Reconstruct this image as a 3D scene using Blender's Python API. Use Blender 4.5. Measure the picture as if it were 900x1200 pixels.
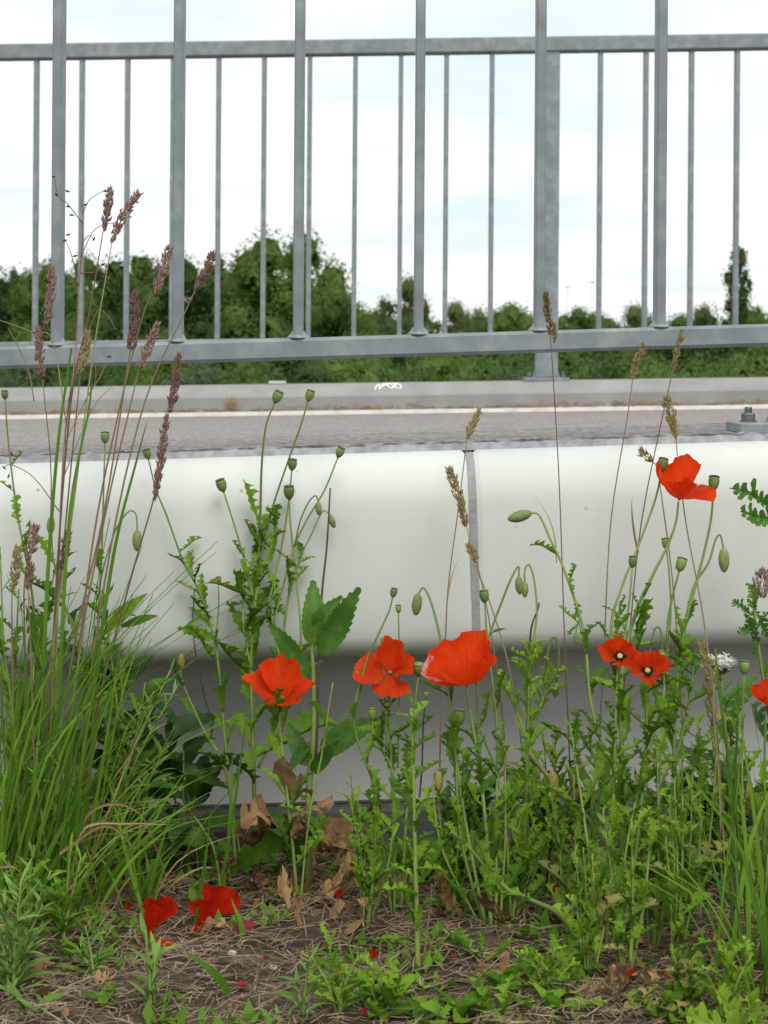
import bpy, math, random
from mathutils import Vector, Matrix

for o in list(bpy.data.objects):
    bpy.data.objects.remove(o, do_unlink=True)
scene = bpy.context.scene
COL = scene.collection
rad = math.radians

# ------------------------------------------------------------------ camera
CAMZ, FPX, HOR, ROLL = 0.53, 1900.0, 425.0, rad(0.4)
RIGHT = Vector((math.cos(ROLL), 0, math.sin(ROLL)))
UP = Vector((-math.sin(ROLL), 0, math.cos(ROLL)))
FWD = Vector((0, 1, 0))
CAM = Vector((0, 0, CAMZ))
cam = bpy.data.cameras.new('camera')
cam.sensor_fit = 'VERTICAL'
cam.sensor_height = 36.0
cam.lens = FPX * 36.0 / 1200.0
cam.shift_y = -(600.0 - HOR) / 1200.0
cam.clip_start, cam.clip_end = 0.05, 6000.0
cam.dof.use_dof = True
cam.dof.focus_distance = 1.75
cam.dof.aperture_fstop = 18.0
camo = bpy.data.objects.new('camera', cam)
COL.objects.link(camo)
mw = Matrix.Identity(4)
for i in range(3):
    mw[i][0], mw[i][1], mw[i][2], mw[i][3] = RIGHT[i], UP[i], -FWD[i], CAM[i]
camo.matrix_world = mw
scene.camera = camo

# ------------------------------------------------------------------ sky, sun, exposure
SUN_EL, SUN_AZ = rad(52), rad(162)       # azimuth clockwise from +Y
world = bpy.data.worlds.new('World')
scene.world = world
world.use_nodes = True
nt = world.node_tree
for n in list(nt.nodes):
    nt.nodes.remove(n)
N = nt.nodes.new
L = nt.links.new
out = N('ShaderNodeOutputWorld')
sky = N('ShaderNodeTexSky')
sky.sky_type = 'NISHITA'
sky.sun_disc = False
sky.sun_elevation = SUN_EL
sky.sun_rotation = SUN_AZ
sky.altitude = 100
sky.dust_density = 2.0
bg1 = N('ShaderNodeBackground'); bg1.inputs[1].default_value = 0.11
L(sky.outputs[0], bg1.inputs[0])
tc = N('ShaderNodeTexCoord')
sep = N('ShaderNodeSeparateXYZ'); L(tc.outputs['Generated'], sep.inputs[0])
zz = N('ShaderNodeMath'); zz.operation = 'MAXIMUM'; L(sep.outputs[2], zz.inputs[0]); zz.inputs[1].default_value = 0.0
za = N('ShaderNodeMath'); za.operation = 'ADD'; L(zz.outputs[0], za.inputs[0]); za.inputs[1].default_value = 0.10
dx = N('ShaderNodeMath'); dx.operation = 'DIVIDE'; L(sep.outputs[0], dx.inputs[0]); L(za.outputs[0], dx.inputs[1])
dy = N('ShaderNodeMath'); dy.operation = 'DIVIDE'; L(sep.outputs[1], dy.inputs[0]); L(za.outputs[0], dy.inputs[1])
cmb = N('ShaderNodeCombineXYZ'); L(dx.outputs[0], cmb.inputs[0]); L(dy.outputs[0], cmb.inputs[1])
n1 = N('ShaderNodeTexNoise'); n1.inputs['Scale'].default_value = 0.95; n1.inputs['Detail'].default_value = 7; n1.inputs['Roughness'].default_value = 0.55
n1.inputs['Distortion'].default_value = 0.3
L(cmb.outputs[0], n1.inputs['Vector'])
cr = N('ShaderNodeValToRGB'); cr.color_ramp.elements[0].position = 0.36; cr.color_ramp.elements[1].position = 0.56
cr.color_ramp.elements[0].color = (0.80, 0.80, 0.80, 1); cr.color_ramp.elements[1].color = (1, 1, 1, 1)
L(n1.outputs[0], cr.inputs[0])
mp = N('ShaderNodeMapping'); mp.inputs['Location'].default_value = (13.1, 4.7, 2.0); mp.inputs['Scale'].default_value = (1.0, 0.8, 1.0)
L(cmb.outputs[0], mp.inputs[0])
n2 = N('ShaderNodeTexNoise'); n2.inputs['Scale'].default_value = 1.0; n2.inputs['Detail'].default_value = 6
L(mp.outputs[0], n2.inputs['Vector'])
cc = N('ShaderNodeValToRGB')
cc.color_ramp.elements[0].position = 0.33; cc.color_ramp.elements[0].color = (0.74, 0.865, 0.90, 1)
cc.color_ramp.elements[1].position = 0.52; cc.color_ramp.elements[1].color = (0.985, 1.0, 0.995, 1)
L(n2.outputs[0], cc.inputs[0])
bg2 = N('ShaderNodeBackground'); bg2.inputs[1].default_value = 0.90
L(cc.outputs[0], bg2.inputs[0])
mixs = N('ShaderNodeMixShader')
L(cr.outputs[0], mixs.inputs[0]); L(bg1.outputs[0], mixs.inputs[1]); L(bg2.outputs[0], mixs.inputs[2])
L(mixs.outputs[0], out.inputs[0])

sun = bpy.data.lights.new('sun', 'SUN')
sun.energy = 1.5
sun.angle = rad(30)
sun.color = (1.0, 0.95, 0.86)
suno = bpy.data.objects.new('sun', sun)
COL.objects.link(suno)
sd = Vector((math.sin(SUN_AZ) * math.cos(SUN_EL), math.cos(SUN_AZ) * math.cos(SUN_EL), math.sin(SUN_EL)))
suno.rotation_euler = sd.to_track_quat('Z', 'Y').to_euler()
suno.location = (0, 0, 30)

scene.view_settings.view_transform = 'Standard'
scene.view_settings.look = 'None'
scene.view_settings.exposure = 0.32
scene.view_settings.gamma = 1.0
scene.view_settings.use_curve_mapping = False
scene.render.engine = 'CYCLES'
scene.cycles.max_bounces = 8
scene.cycles.diffuse_bounces = 4
scene.cycles.transparent_max_bounces = 8

# ------------------------------------------------------------------ geometry helpers
GSL = 0.018                                # the bank rises a little to the right


def P(x, y, d):
    """place at picture column/row x, y (900x1200) standing d metres away"""
    return CAM + FWD * d + RIGHT * ((x - 450.0) / FPX * d) + UP * ((HOR - y) / FPX * d)


def G(x, y):
    """point of the bank seen at x, y"""
    v = FWD + RIGHT * ((x - 450.0) / FPX) + UP * ((HOR - y) / FPX)
    d = CAMZ / (GSL * v.x - v.z)
    return CAM + v * d, d


def ground_z(X, Y):
    z = GSL * max(-3, min(3, X))
    z += 0.006 * math.sin(X * 17 + Y * 9) + 0.005 * math.sin(X * 31 - Y * 23 + 1.3)
    if Y > 1.6:
        z -= 0.036 * min(1, (Y - 1.6) / 0.28)
    if Y > 5.6:
        t = min(1, (Y - 5.6) / 9.0)
        z = z * (1 - t) - 4.2 * (t * t * (3 - 2 * t))
    return z


WM = {}


def wm(o):
    return WM.get(o.name, Matrix.Identity(4))


def link(o, parent, world_m):
    COL.objects.link(o)
    if parent is not None:
        o.parent = parent
        o.matrix_basis = wm(parent).inverted() @ world_m
    else:
        o.matrix_basis = world_m
    WM[o.name] = world_m
    return o


def mk(name, verts, faces, mat, smooth=True):
    me = bpy.data.meshes.new(name)
    me.from_pydata([tuple(v) for v in verts], [], faces)
    me.materials.append(mat)
    if smooth:
        me.polygons.foreach_set('use_smooth', [True] * len(me.polygons))
    me.update()
    return me


def part(name, verts, faces, mat, parent=None, smooth=True, origin=None):
    """world-space vertices become one mesh object with its origin at `origin`"""
    verts = [Vector(v) for v in verts]
    if origin is None:
        if parent is not None:
            origin = wm(parent).translation.copy()
        else:
            origin = verts[0].copy()
    me = mk(name, [v - origin for v in verts], faces, mat, smooth)
    return link(bpy.data.objects.new(name, me), parent, Matrix.Translation(origin))


def inst(name, me, parent, world_m):
    return link(bpy.data.objects.new(name, me), parent, world_m)


def thing(name, label, cat, loc, group=None):
    o = bpy.data.objects.new(name, None)
    o.empty_display_size = 0.02
    link(o, None, Matrix.Translation(Vector(loc)))
    return tag(o, label, cat, group)


def tag(o, label, cat, group=None):
    o['label'] = label
    o['category'] = cat
    if group:
        o['group'] = group
    return o


def kind(o, k):
    o['kind'] = k
    return o


class B:
    """collects geometry"""
    def __init__(s):
        s.v, s.f = [], []

    def add(s, v, f):
        b = len(s.v)
        s.v += [Vector(q) for q in v]
        s.f += [tuple(i + b for i in q) for q in f]

    def box(s, c, h, fn=None):
        v = [Vector((c[0] + sx * h[0], c[1] + sy * h[1], c[2] + sz * h[2])) for sx in (-1, 1) for sy in (-1, 1) for sz in (-1, 1)]
        if fn:
            v = [fn(q) for q in v]
        s.add(v, [(0, 1, 3, 2), (4, 6, 7, 5), (0, 4, 5, 1), (2, 3, 7, 6), (0, 2, 6, 4), (1, 5, 7, 3)])

    def bbox(s, c, h, b, fn=None):
        """box with chamfered vertical and horizontal edges (stacked octagon rings)"""
        def ring(z, k):
            x, y = h[0] - k, h[1] - k
            return [(c[0] + a, c[1] + e, z) for a, e in ((x - b, -y), (x, -y + b), (x, y - b), (x - b, y), (-x + b, y), (-x, y - b), (-x, -y + b), (-x + b, -y))]
        rs = [ring(c[2] - h[2], b), ring(c[2] - h[2] + b, 0), ring(c[2] + h[2] - b, 0), ring(c[2] + h[2], b)]
        v = [Vector(q) for r in rs for q in r]
        if fn:
            v = [fn(q) for q in v]
        f = [tuple(range(7, -1, -1)), tuple(24 + i for i in range(8))]
        for k in range(3):
            for i in range(8):
                j = (i + 1) % 8
                f.append((k * 8 + i, k * 8 + j, k * 8 + 8 + j, k * 8 + 8 + i))
        s.add(v, f)

    def tube(s, pts, radii, sides=6, cap=True):
        pts = [Vector(p) for p in pts]
        n = len(pts)
        if not hasattr(radii, '__len__'):
            radii = [radii] * n
        ref = None
        v, f = [], []
        for i in range(n):
            t = (pts[min(n - 1, i + 1)] - pts[max(0, i - 1)])
            t = t.normalized() if t.length > 1e-9 else Vector((0, 0, 1))
            if ref is None:
                ref = t.orthogonal().normalized()
            ref = (ref - t * ref.dot(t))
            ref = ref.normalized() if ref.length > 1e-6 else t.orthogonal().normalized()
            bi = t.cross(ref)
            for k in range(sides):
                a = 2 * math.pi * k / sides
                v.append(pts[i] + (ref * math.cos(a) + bi * math.sin(a)) * radii[i])
        for i in range(n - 1):
            for k in range(sides):
                j = (k + 1) % sides
                f.append((i * sides + k, i * sides + j, i * sides + sides + j, i * sides + sides + k))
        if cap:
            f.append(tuple(range(sides - 1, -1, -1)))
            f.append(tuple((n - 1) * sides + k for k in range(sides)))
        s.add(v, f)

    def lathe(s, prof, sides, m):
        v, f = [], []
        for r, z in prof:
            for k in range(sides):
                a = 2 * math.pi * k / sides
                v.append(m @ Vector((r * math.cos(a), r * math.sin(a), z)))
        for i in range(len(prof) - 1):
            for k in range(sides):
                j = (k + 1) % sides
                f.append((i * sides + k, i * sides + j, i * sides + sides + j, i * sides + sides + k))
        f.append(tuple(range(sides - 1, -1, -1)))
        f.append(tuple((len(prof) - 1) * sides + k for k in range(sides)))
        s.add(v, f)


def frame(p, d, up=Vector((0, 0, 1)), sx=1.0, sy=1.0, sz=None):
    """matrix: local +Y runs along d, local +Z as near `up` as it can"""
    y = Vector(d).normalized()
    z = Vector(up) - y * Vector(up).dot(y)
    if z.length < 1e-4:
        z = y.orthogonal()
    z.normalize()
    x = y.cross(z)
    if sz is None:
        sz = sy
    m = Matrix.Identity(4)
    for i in range(3):
        m[i][0], m[i][1], m[i][2], m[i][3] = x[i] * sx, y[i] * sy, z[i] * sz, p[i]
    return m


def zframe(p, d, s=1.0):
    """matrix: local +Z runs along d"""
    z = Vector(d).normalized()
    x = z.orthogonal().normalized()
    y = z.cross(x)
    m = Matrix.Identity(4)
    for i in range(3):
        m[i][0], m[i][1], m[i][2], m[i][3] = x[i] * s, y[i] * s, z[i] * s, p[i]
    return m


def crv(pts, k=5):
    """Catmull-Rom through pts"""
    pts = [Vector(p) for p in pts]
    if len(pts) < 3:
        a, b = pts
        return [a.lerp(b, i / k) for i in range(k + 1)]
    q = [pts[0] * 2 - pts[1]] + pts + [pts[-1] * 2 - pts[-2]]
    r = []
    for i in range(1, len(q) - 2):
        a, b, c, d = q[i - 1], q[i], q[i + 1], q[i + 2]
        for j in range(k):
            t = j / k
            r.append(0.5 * ((2 * b) + (c - a) * t + (2 * a - 5 * b + 4 * c - d) * t * t + (3 * b - a - 3 * c + d) * t ** 3))
    r.append(pts[-1])
    return r


# ------------------------------------------------------------------ materials
def newmat(name):
    m = bpy.data.materials.new(name)
    m.use_nodes = True
    t = m.node_tree
    for n in list(t.nodes):
        t.nodes.remove(n)
    o = t.nodes.new('ShaderNodeOutputMaterial')
    p = t.nodes.new('ShaderNodeBsdfPrincipled')
    t.links.new(p.outputs[0], o.inputs[0])
    return m, t, o, p


def ramp(t, fac, stops):
    r = t.nodes.new('ShaderNodeValToRGB')
    e = r.color_ramp.elements
    while len(e) < len(stops):
        e.new(0.5)
    for i, (pos, c) in enumerate(stops):
        e[i].position = pos
        e[i].color = (*c, 1)
    t.links.new(fac, r.inputs[0])
    return r


def noise(t, scale, detail=4, rough=0.55, coord='Object', stretch=None):
    c = t.nodes.new('ShaderNodeTexCoord')
    n = t.nodes.new('ShaderNodeTexNoise')
    n.inputs['Scale'].default_value = scale
    n.inputs['Detail'].default_value = detail
    n.inputs['Roughness'].default_value = rough
    src = c.outputs[coord]
    if stretch:
        mpn = t.nodes.new('ShaderNodeMapping')
        mpn.inputs['Scale'].default_value = stretch
        t.links.new(src, mpn.inputs[0])
        src = mpn.outputs[0]
    t.links.new(src, n.inputs['Vector'])
    return n


def mixc(t, fac, a, b, mode='MIX'):
    m = t.nodes.new('ShaderNodeMix')
    m.data_type = 'RGBA'
    m.blend_type = mode
    for sock, val in ((m.inputs[0], fac), (m.inputs[6], a), (m.inputs[7], b)):
        if hasattr(val, 'is_linked') or hasattr(val, 'links'):
            t.links.new(val, sock)
        else:
            sock.default_value = val if not isinstance(val, tuple) else (*val, 1)
    return m.outputs[2]


def bump(t, p, h, strength, dist):
    b = t.nodes.new('ShaderNodeBump')
    b.inputs['Strength'].default_value = strength
    b.inputs['Distance'].default_value = dist
    t.links.new(h, b.inputs['Height'])
    t.links.new(b.outputs[0], p.inputs['Normal'])


def surf(name, stops, scale, rough=0.8, metal=0.0, bstr=0.0, bdist=0.002, bscale=None, detail=6, spec=0.4):
    m, t, o, p = newmat(name)
    n = noise(t, scale, detail)
    r = ramp(t, n.outputs[0], stops)
    t.links.new(r.outputs[0], p.inputs['Base Color'])
    p.inputs['Roughness'].default_value = rough
    p.inputs['Metallic'].default_value = metal
    p.inputs['Specular IOR Level'].default_value = spec
    if bstr:
        nb = noise(t, bscale or scale * 4, 5)
        bump(t, p, nb.outputs[0], bstr, bdist)
    return m


def leafmat(name, c1, c2, trans=0.3, rough=0.5, scale=60, spread=0.3, tcol=None, spec=0.35):
    """leaf: colour mottled between c1 and c2, each object a little different, light shining through"""
    m, t, o, p = newmat(name)
    n = noise(t, scale, 3)
    oi = t.nodes.new('ShaderNodeObjectInfo')
    a = t.nodes.new('ShaderNodeMath'); a.operation = 'MULTIPLY_ADD'
    t.links.new(oi.outputs['Random'], a.inputs[0]); a.inputs[1].default_value = spread * 2; a.inputs[2].default_value = -spread
    b = t.nodes.new('ShaderNodeMath'); b.operation = 'ADD'
    t.links.new(a.outputs[0], b.inputs[0]); t.links.new(n.outputs[0], b.inputs[1])
    r = ramp(t, b.outputs[0], [(0.25, c1), (0.75, c2)])
    t.links.new(r.outputs[0], p.inputs['Base Color'])
    p.inputs['Roughness'].default_value = rough
    p.inputs['Specular IOR Level'].default_value = spec
    tr = t.nodes.new('ShaderNodeBsdfTranslucent')
    if tcol:
        tr.inputs[0].default_value = (*tcol, 1)
    else:
        t.links.new(r.outputs[0], tr.inputs[0])
    mx = t.nodes.new('ShaderNodeMixShader')
    mx.inputs[0].default_value = trans
    t.links.new(p.outputs[0], mx.inputs[1]); t.links.new(tr.outputs[0], mx.inputs[2])
    t.links.new(mx.outputs[0], o.inputs[0])
    return m


M = {}
M['steel'] = surf('galvanised_steel', [(0.25, (0.185, 0.215, 0.232)), (0.5, (0.24, 0.272, 0.288)), (0.75, (0.33, 0.36, 0.372))], 30, 0.55, 0.25, 0.15, 0.0005, 300)
M['steel_dark'] = surf('weathered_bolt_steel', [(0.3, (0.10, 0.11, 0.11)), (0.7, (0.2, 0.21, 0.21))], 120, 0.5, 0.5)


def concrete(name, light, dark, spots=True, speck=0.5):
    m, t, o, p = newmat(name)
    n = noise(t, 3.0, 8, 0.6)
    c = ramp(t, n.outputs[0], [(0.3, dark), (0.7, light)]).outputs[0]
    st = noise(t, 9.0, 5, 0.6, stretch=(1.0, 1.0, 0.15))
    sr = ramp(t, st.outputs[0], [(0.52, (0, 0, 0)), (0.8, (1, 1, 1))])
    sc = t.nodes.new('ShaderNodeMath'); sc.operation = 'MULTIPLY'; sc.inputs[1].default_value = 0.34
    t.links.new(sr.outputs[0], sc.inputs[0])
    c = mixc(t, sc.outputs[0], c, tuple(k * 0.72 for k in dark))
    if spots:
        vo = t.nodes.new('ShaderNodeTexVoronoi'); vo.inputs['Scale'].default_value = 26
        cd = t.nodes.new('ShaderNodeTexCoord'); t.links.new(cd.outputs['Object'], vo.inputs['Vector'])
        vr = ramp(t, vo.outputs['Distance'], [(0.035, (1, 1, 1)), (0.075, (0, 0, 0))])
        nn = noise(t, 7.0, 2)
        nr = ramp(t, nn.outputs[0], [(0.53, (0, 0, 0)), (0.6, (speck, speck, speck))])
        mu = t.nodes.new('ShaderNodeMath'); mu.operation = 'MULTIPLY'
        t.links.new(vr.outputs[0], mu.inputs[0]); t.links.new(nr.outputs[0], mu.inputs[1])
        c = mixc(t, mu.outputs[0], c, (0.12, 0.115, 0.10))
    t.links.new(c, p.inputs['Base Color'])
    p.inputs['Roughness'].default_value = 0.75
    p.inputs['Specular IOR Level'].default_value = 0.3
    nb = noise(t, 220, 4)
    bump(t, p, nb.outputs[0], 0.08, 0.0006)
    return m


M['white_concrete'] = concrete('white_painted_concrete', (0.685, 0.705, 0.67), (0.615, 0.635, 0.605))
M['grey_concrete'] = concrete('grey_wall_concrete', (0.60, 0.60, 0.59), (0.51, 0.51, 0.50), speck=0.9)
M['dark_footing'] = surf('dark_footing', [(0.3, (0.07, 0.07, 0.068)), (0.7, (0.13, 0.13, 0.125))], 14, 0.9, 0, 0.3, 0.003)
M['kerb'] = surf('kerb_concrete', [(0.3, (0.28, 0.272, 0.265)), (0.7, (0.37, 0.362, 0.352))], 9, 0.85, 0, 0.25, 0.002, 90)
M['mastic'] = surf('joint_mastic', [(0.3, (0.27, 0.275, 0.28)), (0.7, (0.37, 0.375, 0.38))], 60, 0.7, 0, 0.5, 0.002, 220)
M['bitumen'] = surf('cracked_bitumen', [(0.3, (0.22, 0.22, 0.235)), (0.65, (0.40, 0.40, 0.42))], 60, 0.7, 0, 0.3, 0.002, 130)
M['white_paint'] = surf('white_paint', [(0.3, (0.70, 0.66, 0.58)), (0.6, (0.86, 0.84, 0.80))], 20, 0.7)
M['kerb_dirt'] = surf('kerb_dirt', [(0.3, (0.24, 0.165, 0.10)), (0.7, (0.44, 0.34, 0.24))], 30, 0.95)


def asphalt():
    m, t, o, p = newmat('pale_worn_asphalt')
    vo = t.nodes.new('ShaderNodeTexVoronoi'); vo.inputs['Scale'].default_value = 130
    cd = t.nodes.new('ShaderNodeTexCoord'); t.links.new(cd.outputs['Object'], vo.inputs['Vector'])
    r = ramp(t, vo.outputs['Color'], [(0.1, (0.17, 0.155, 0.147)), (0.45, (0.245, 0.225, 0.215)), (0.9, (0.36, 0.33, 0.315))])
    n = noise(t, 5, 6)
    r2 = ramp(t, n.outputs[0], [(0.3, (0.93, 0.92, 0.91)), (0.7, (1.05, 1.03, 1.02))])
    c = mixc(t, 1.0, r.outputs[0], r2.outputs[0], 'MULTIPLY')
    t.links.new(c, p.inputs['Base Color'])
    p.inputs['Roughness'].default_value = 0.9
    bump(t, p, vo.outputs['Distance'], 0.06, 0.001)
    return m


M['asphalt'] = asphalt()


def soil():
    m, t, o, p = newmat('bank_soil_and_meadow')
    n = noise(t, 26, 8, 0.65)
    c = ramp(t, n.outputs[0], [(0.28, (0.035, 0.024, 0.017)), (0.5, (0.105, 0.075, 0.052)), (0.72, (0.22, 0.17, 0.12))]).outputs[0]
    n2 = noise(t, 0.25, 6)
    g = ramp(t, n2.outputs[0], [(0.3, (0.05, 0.085, 0.025)), (0.7, (0.09, 0.14, 0.04))]).outputs[0]
    geo = t.nodes.new('ShaderNodeNewGeometry')
    sx = t.nodes.new('ShaderNodeSeparateXYZ'); t.links.new(geo.outputs['Position'], sx.inputs[0])
    mr = t.nodes.new('ShaderNodeMapRange'); mr.inputs[1].default_value = 5.0; mr.inputs[2].default_value = 7.0
    t.links.new(sx.outputs[1], mr.inputs[0])
    c = mixc(t, mr.outputs[0], c, g)
    t.links.new(c, p.inputs['Base Color'])
    p.inputs['Roughness'].default_value = 0.95
    p.inputs['Specular IOR Level'].default_value = 0.2
    nb = noise(t, 70, 6, 0.7)
    bump(t, p, nb.outputs[0], 0.9, 0.012)
    return m


M['soil'] = soil()
M['straw'] = leafmat('dry_straw', (0.09, 0.055, 0.033), (0.42, 0.32, 0.215), 0.05, 0.75, 55, 0.0)
M['dead_leaf'] = leafmat('dead_brown_leaf', (0.09, 0.042, 0.018), (0.40, 0.25, 0.115), 0.15, 0.85, 6, 0.25)
M['scrap'] = leafmat('brown_leaf_scrap', (0.09, 0.042, 0.018), (0.36, 0.22, 0.10), 0.1, 0.85, 45, 0.0)
M['poppy_leaf'] = leafmat('poppy_leaf_green', (0.075, 0.180, 0.011), (0.205, 0.370, 0.030), 0.36, 0.62, 6, 0.40, spec=0.2)
M['lime_leaf'] = leafmat('young_lime_leaf', (0.17, 0.33, 0.020), (0.32, 0.49, 0.055), 0.36, 0.6, 6, 0.25, spec=0.2)
M['yellow_leaf'] = leafmat('yellowing_leaf', (0.20, 0.23, 0.05), (0.36, 0.33, 0.10), 0.3, 0.6, 30, 0.3)
M['broad_leaf'] = leafmat('broad_weed_leaf', (0.050, 0.140, 0.018), (0.110, 0.240, 0.032), 0.28, 0.5, 6, 0.2, spec=0.25)
M['dark_leaf'] = leafmat('dark_weed_leaf', (0.028, 0.075, 0.022), (0.058, 0.125, 0.035), 0.2, 0.45, 25, 0.2)
M['grey_leaf'] = leafmat('grey_green_leaf', (0.10, 0.215, 0.030), (0.21, 0.36, 0.07), 0.25, 0.6, 25, 0.3)
M['grass'] = leafmat('grass_green', (0.070, 0.170, 0.010), (0.165, 0.315, 0.026), 0.36, 0.6, 12, 0.45, spec=0.2)
M['dry_grass'] = leafmat('dry_grass_blade', (0.26, 0.17, 0.08), (0.50, 0.38, 0.20), 0.2, 0.7, 12, 0.3)
M['stem'] = leafmat('poppy_stem_green', (0.12, 0.19, 0.038), (0.225, 0.305, 0.075), 0.05, 0.55, 40, 0.3)
M['dark_stem'] = leafmat('dark_dry_stem', (0.030, 0.032, 0.022), (0.075, 0.06, 0.04), 0.0, 0.6, 40, 0.2)
M['red_culm'] = leafmat('reddish_culm', (0.13, 0.065, 0.045), (0.19, 0.15, 0.065), 0.0, 0.55, 14, 0.3)
M['tan_culm'] = leafmat('tan_culm', (0.16, 0.11, 0.06), (0.26, 0.24, 0.11), 0.0, 0.55, 14, 0.3)
M['twig'] = leafmat('dry_twig', (0.14, 0.08, 0.05), (0.34, 0.25, 0.16), 0.0, 0.7, 20, 0.2)
M['capsule'] = leafmat('seed_capsule_green', (0.10, 0.17, 0.05), (0.20, 0.29, 0.075), 0.05, 0.5, 90, 0.25)
M['cap_dark'] = leafmat('capsule_disc', (0.06, 0.055, 0.035), (0.14, 0.12, 0.06), 0.0, 0.7, 200, 0.2)
M['bud'] = leafmat('hairy_bud_green', (0.15, 0.21, 0.06), (0.27, 0.33, 0.12), 0.08, 0.7, 300, 0.2)
M['yellow_pod'] = leafmat('yellow_old_pod', (0.26, 0.22, 0.05), (0.42, 0.34, 0.10), 0.08, 0.7, 300, 0.2)
M['purple_seed'] = leafmat('purple_brown_seed', (0.17, 0.085, 0.075), (0.42, 0.27, 0.225), 0.1, 0.75, 500, 0.15)
M['tan_seed'] = leafmat('tan_green_seed', (0.19, 0.14, 0.055), (0.40, 0.33, 0.15), 0.1, 0.75, 500, 0.2)
M['white_petal'] = leafmat('white_floret', (0.74, 0.76, 0.70), (0.85, 0.86, 0.82), 0.2, 0.6, 200, 0.1)
M['pink_floret'] = leafmat('dull_pink_floret', (0.30, 0.20, 0.16), (0.50, 0.36, 0.32), 0.2, 0.7, 300, 0.1)
M['yellow'] = leafmat('pale_yellow_stigma', (0.42, 0.36, 0.09), (0.60, 0.52, 0.18), 0.0, 0.6, 300, 0.1)
M['black'] = leafmat('black_anther', (0.012, 0.008, 0.012), (0.03, 0.02, 0.025), 0.0, 0.5, 300, 0.1)
M['wine_petal'] = leafmat('withered_wine_petal', (0.20, 0.012, 0.03), (0.38, 0.03, 0.06), 0.2, 0.7, 90, 0.2)
M['pebble'] = surf('pale_pebble', [(0.3, (0.38, 0.35, 0.32)), (0.7, (0.62, 0.59, 0.55))], 80, 0.85)


def petalmat(name, pale, wilt=False):
    m, t, o, p = newmat(name)
    n = noise(t, 55, 4)
    c = ramp(t, n.outputs[0], [(0.25, (0.88, 0.042, 0.004)), (0.75, (0.97, 0.100, 0.010))] if not wilt else [(0.25, (0.66, 0.018, 0.004)), (0.75, (0.90, 0.042, 0.006))]).outputs[0]
    va = t.nodes.new('ShaderNodeAttribute'); va.attribute_name = 'vein'
    mpv = t.nodes.new('ShaderNodeMapping'); mpv.inputs['Scale'].default_value = (7.0, 0.9, 1.0)
    t.links.new(va.outputs['Vector'], mpv.inputs[0])
    vn = t.nodes.new('ShaderNodeTexNoise'); vn.inputs['Scale'].default_value = 1.6; vn.inputs['Detail'].default_value = 4
    t.links.new(mpv.outputs[0], vn.inputs['Vector'])
    vr = ramp(t, vn.outputs[0], [(0.3, (0.82, 0.62, 0.6)), (0.55, (1, 1, 1)), (0.75, (1.0, 1.5, 1.4))])
    c = mixc(t, 0.8, c, vr.outputs[0], 'MULTIPLY')
    if pale:
        uv = t.nodes.new('ShaderNodeAttribute'); uv.attribute_name = 'rim'
        n2 = noise(t, 190, 3)
        ad = t.nodes.new('ShaderNodeMath'); ad.operation = 'MULTIPLY'
        t.links.new(uv.outputs['Fac'], ad.inputs[0]); t.links.new(n2.outputs[0], ad.inputs[1])
        rr = ramp(t, ad.outputs[0], [(0.34, (0, 0, 0)), (0.55, (1, 1, 1))])
        c = mixc(t, rr.outputs[0], c, (0.86, 0.50, 0.50))
    t.links.new(c, p.inputs['Base Color'])
    p.inputs['Roughness'].default_value = 0.55
    p.inputs['Specular IOR Level'].default_value = 0.2
    tr = t.nodes.new('ShaderNodeBsdfTranslucent')
    t.links.new(c, tr.inputs[0])
    mx = t.nodes.new('ShaderNodeMixShader'); mx.inputs[0].default_value = 0.48
    t.links.new(p.outputs[0], mx.inputs[1]); t.links.new(tr.outputs[0], mx.inputs[2])
    t.links.new(mx.outputs[0], o.inputs[0])
    bump(t, p, vn.outputs[0], 0.7, 0.003)
    return m


M['petal'] = petalmat('poppy_red_petal', False)
M['petal_pale'] = petalmat('poppy_red_petal_pale_rim', True)
M['petal_wilt'] = petalmat('wilting_red_petal', False, True)


def treemat(name, c1, c2, c3):
    m, t, o, p = newmat(name)
    geo = t.nodes.new('ShaderNodeNewGeometry')
    n = t.nodes.new('ShaderNodeTexNoise'); n.inputs['Scale'].default_value = 0.75; n.inputs['Detail'].default_value = 4
    t.links.new(geo.outputs['Position'], n.inputs['Vector'])
    oi = t.nodes.new('ShaderNodeObjectInfo')
    a = t.nodes.new('ShaderNodeMath'); a.operation = 'MULTIPLY_ADD'; a.inputs[1].default_value = 0.30; a.inputs[2].default_value = -0.15
    t.links.new(oi.outputs['Random'], a.inputs[0])
    b = t.nodes.new('ShaderNodeMath'); b.operation = 'ADD'
    t.links.new(a.outputs[0], b.inputs[0]); t.links.new(n.outputs[0], b.inputs[1])
    r = ramp(t, b.outputs[0], [(0.28, c1), (0.5, c2), (0.74, c3)])
    t.links.new(r.outputs[0], p.inputs['Base Color'])
    p.inputs['Roughness'].default_value = 0.65
    p.inputs['Specular IOR Level'].default_value = 0.2
    tr = t.nodes.new('ShaderNodeBsdfTranslucent'); t.links.new(r.outputs[0], tr.inputs[0])
    mx = t.nodes.new('ShaderNodeMixShader'); mx.inputs[0].default_value = 0.38
    t.links.new(p.outputs[0], mx.inputs[1]); t.links.new(tr.outputs[0], mx.inputs[2])
    t.links.new(mx.outputs[0], o.inputs[0])
    return m


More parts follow.
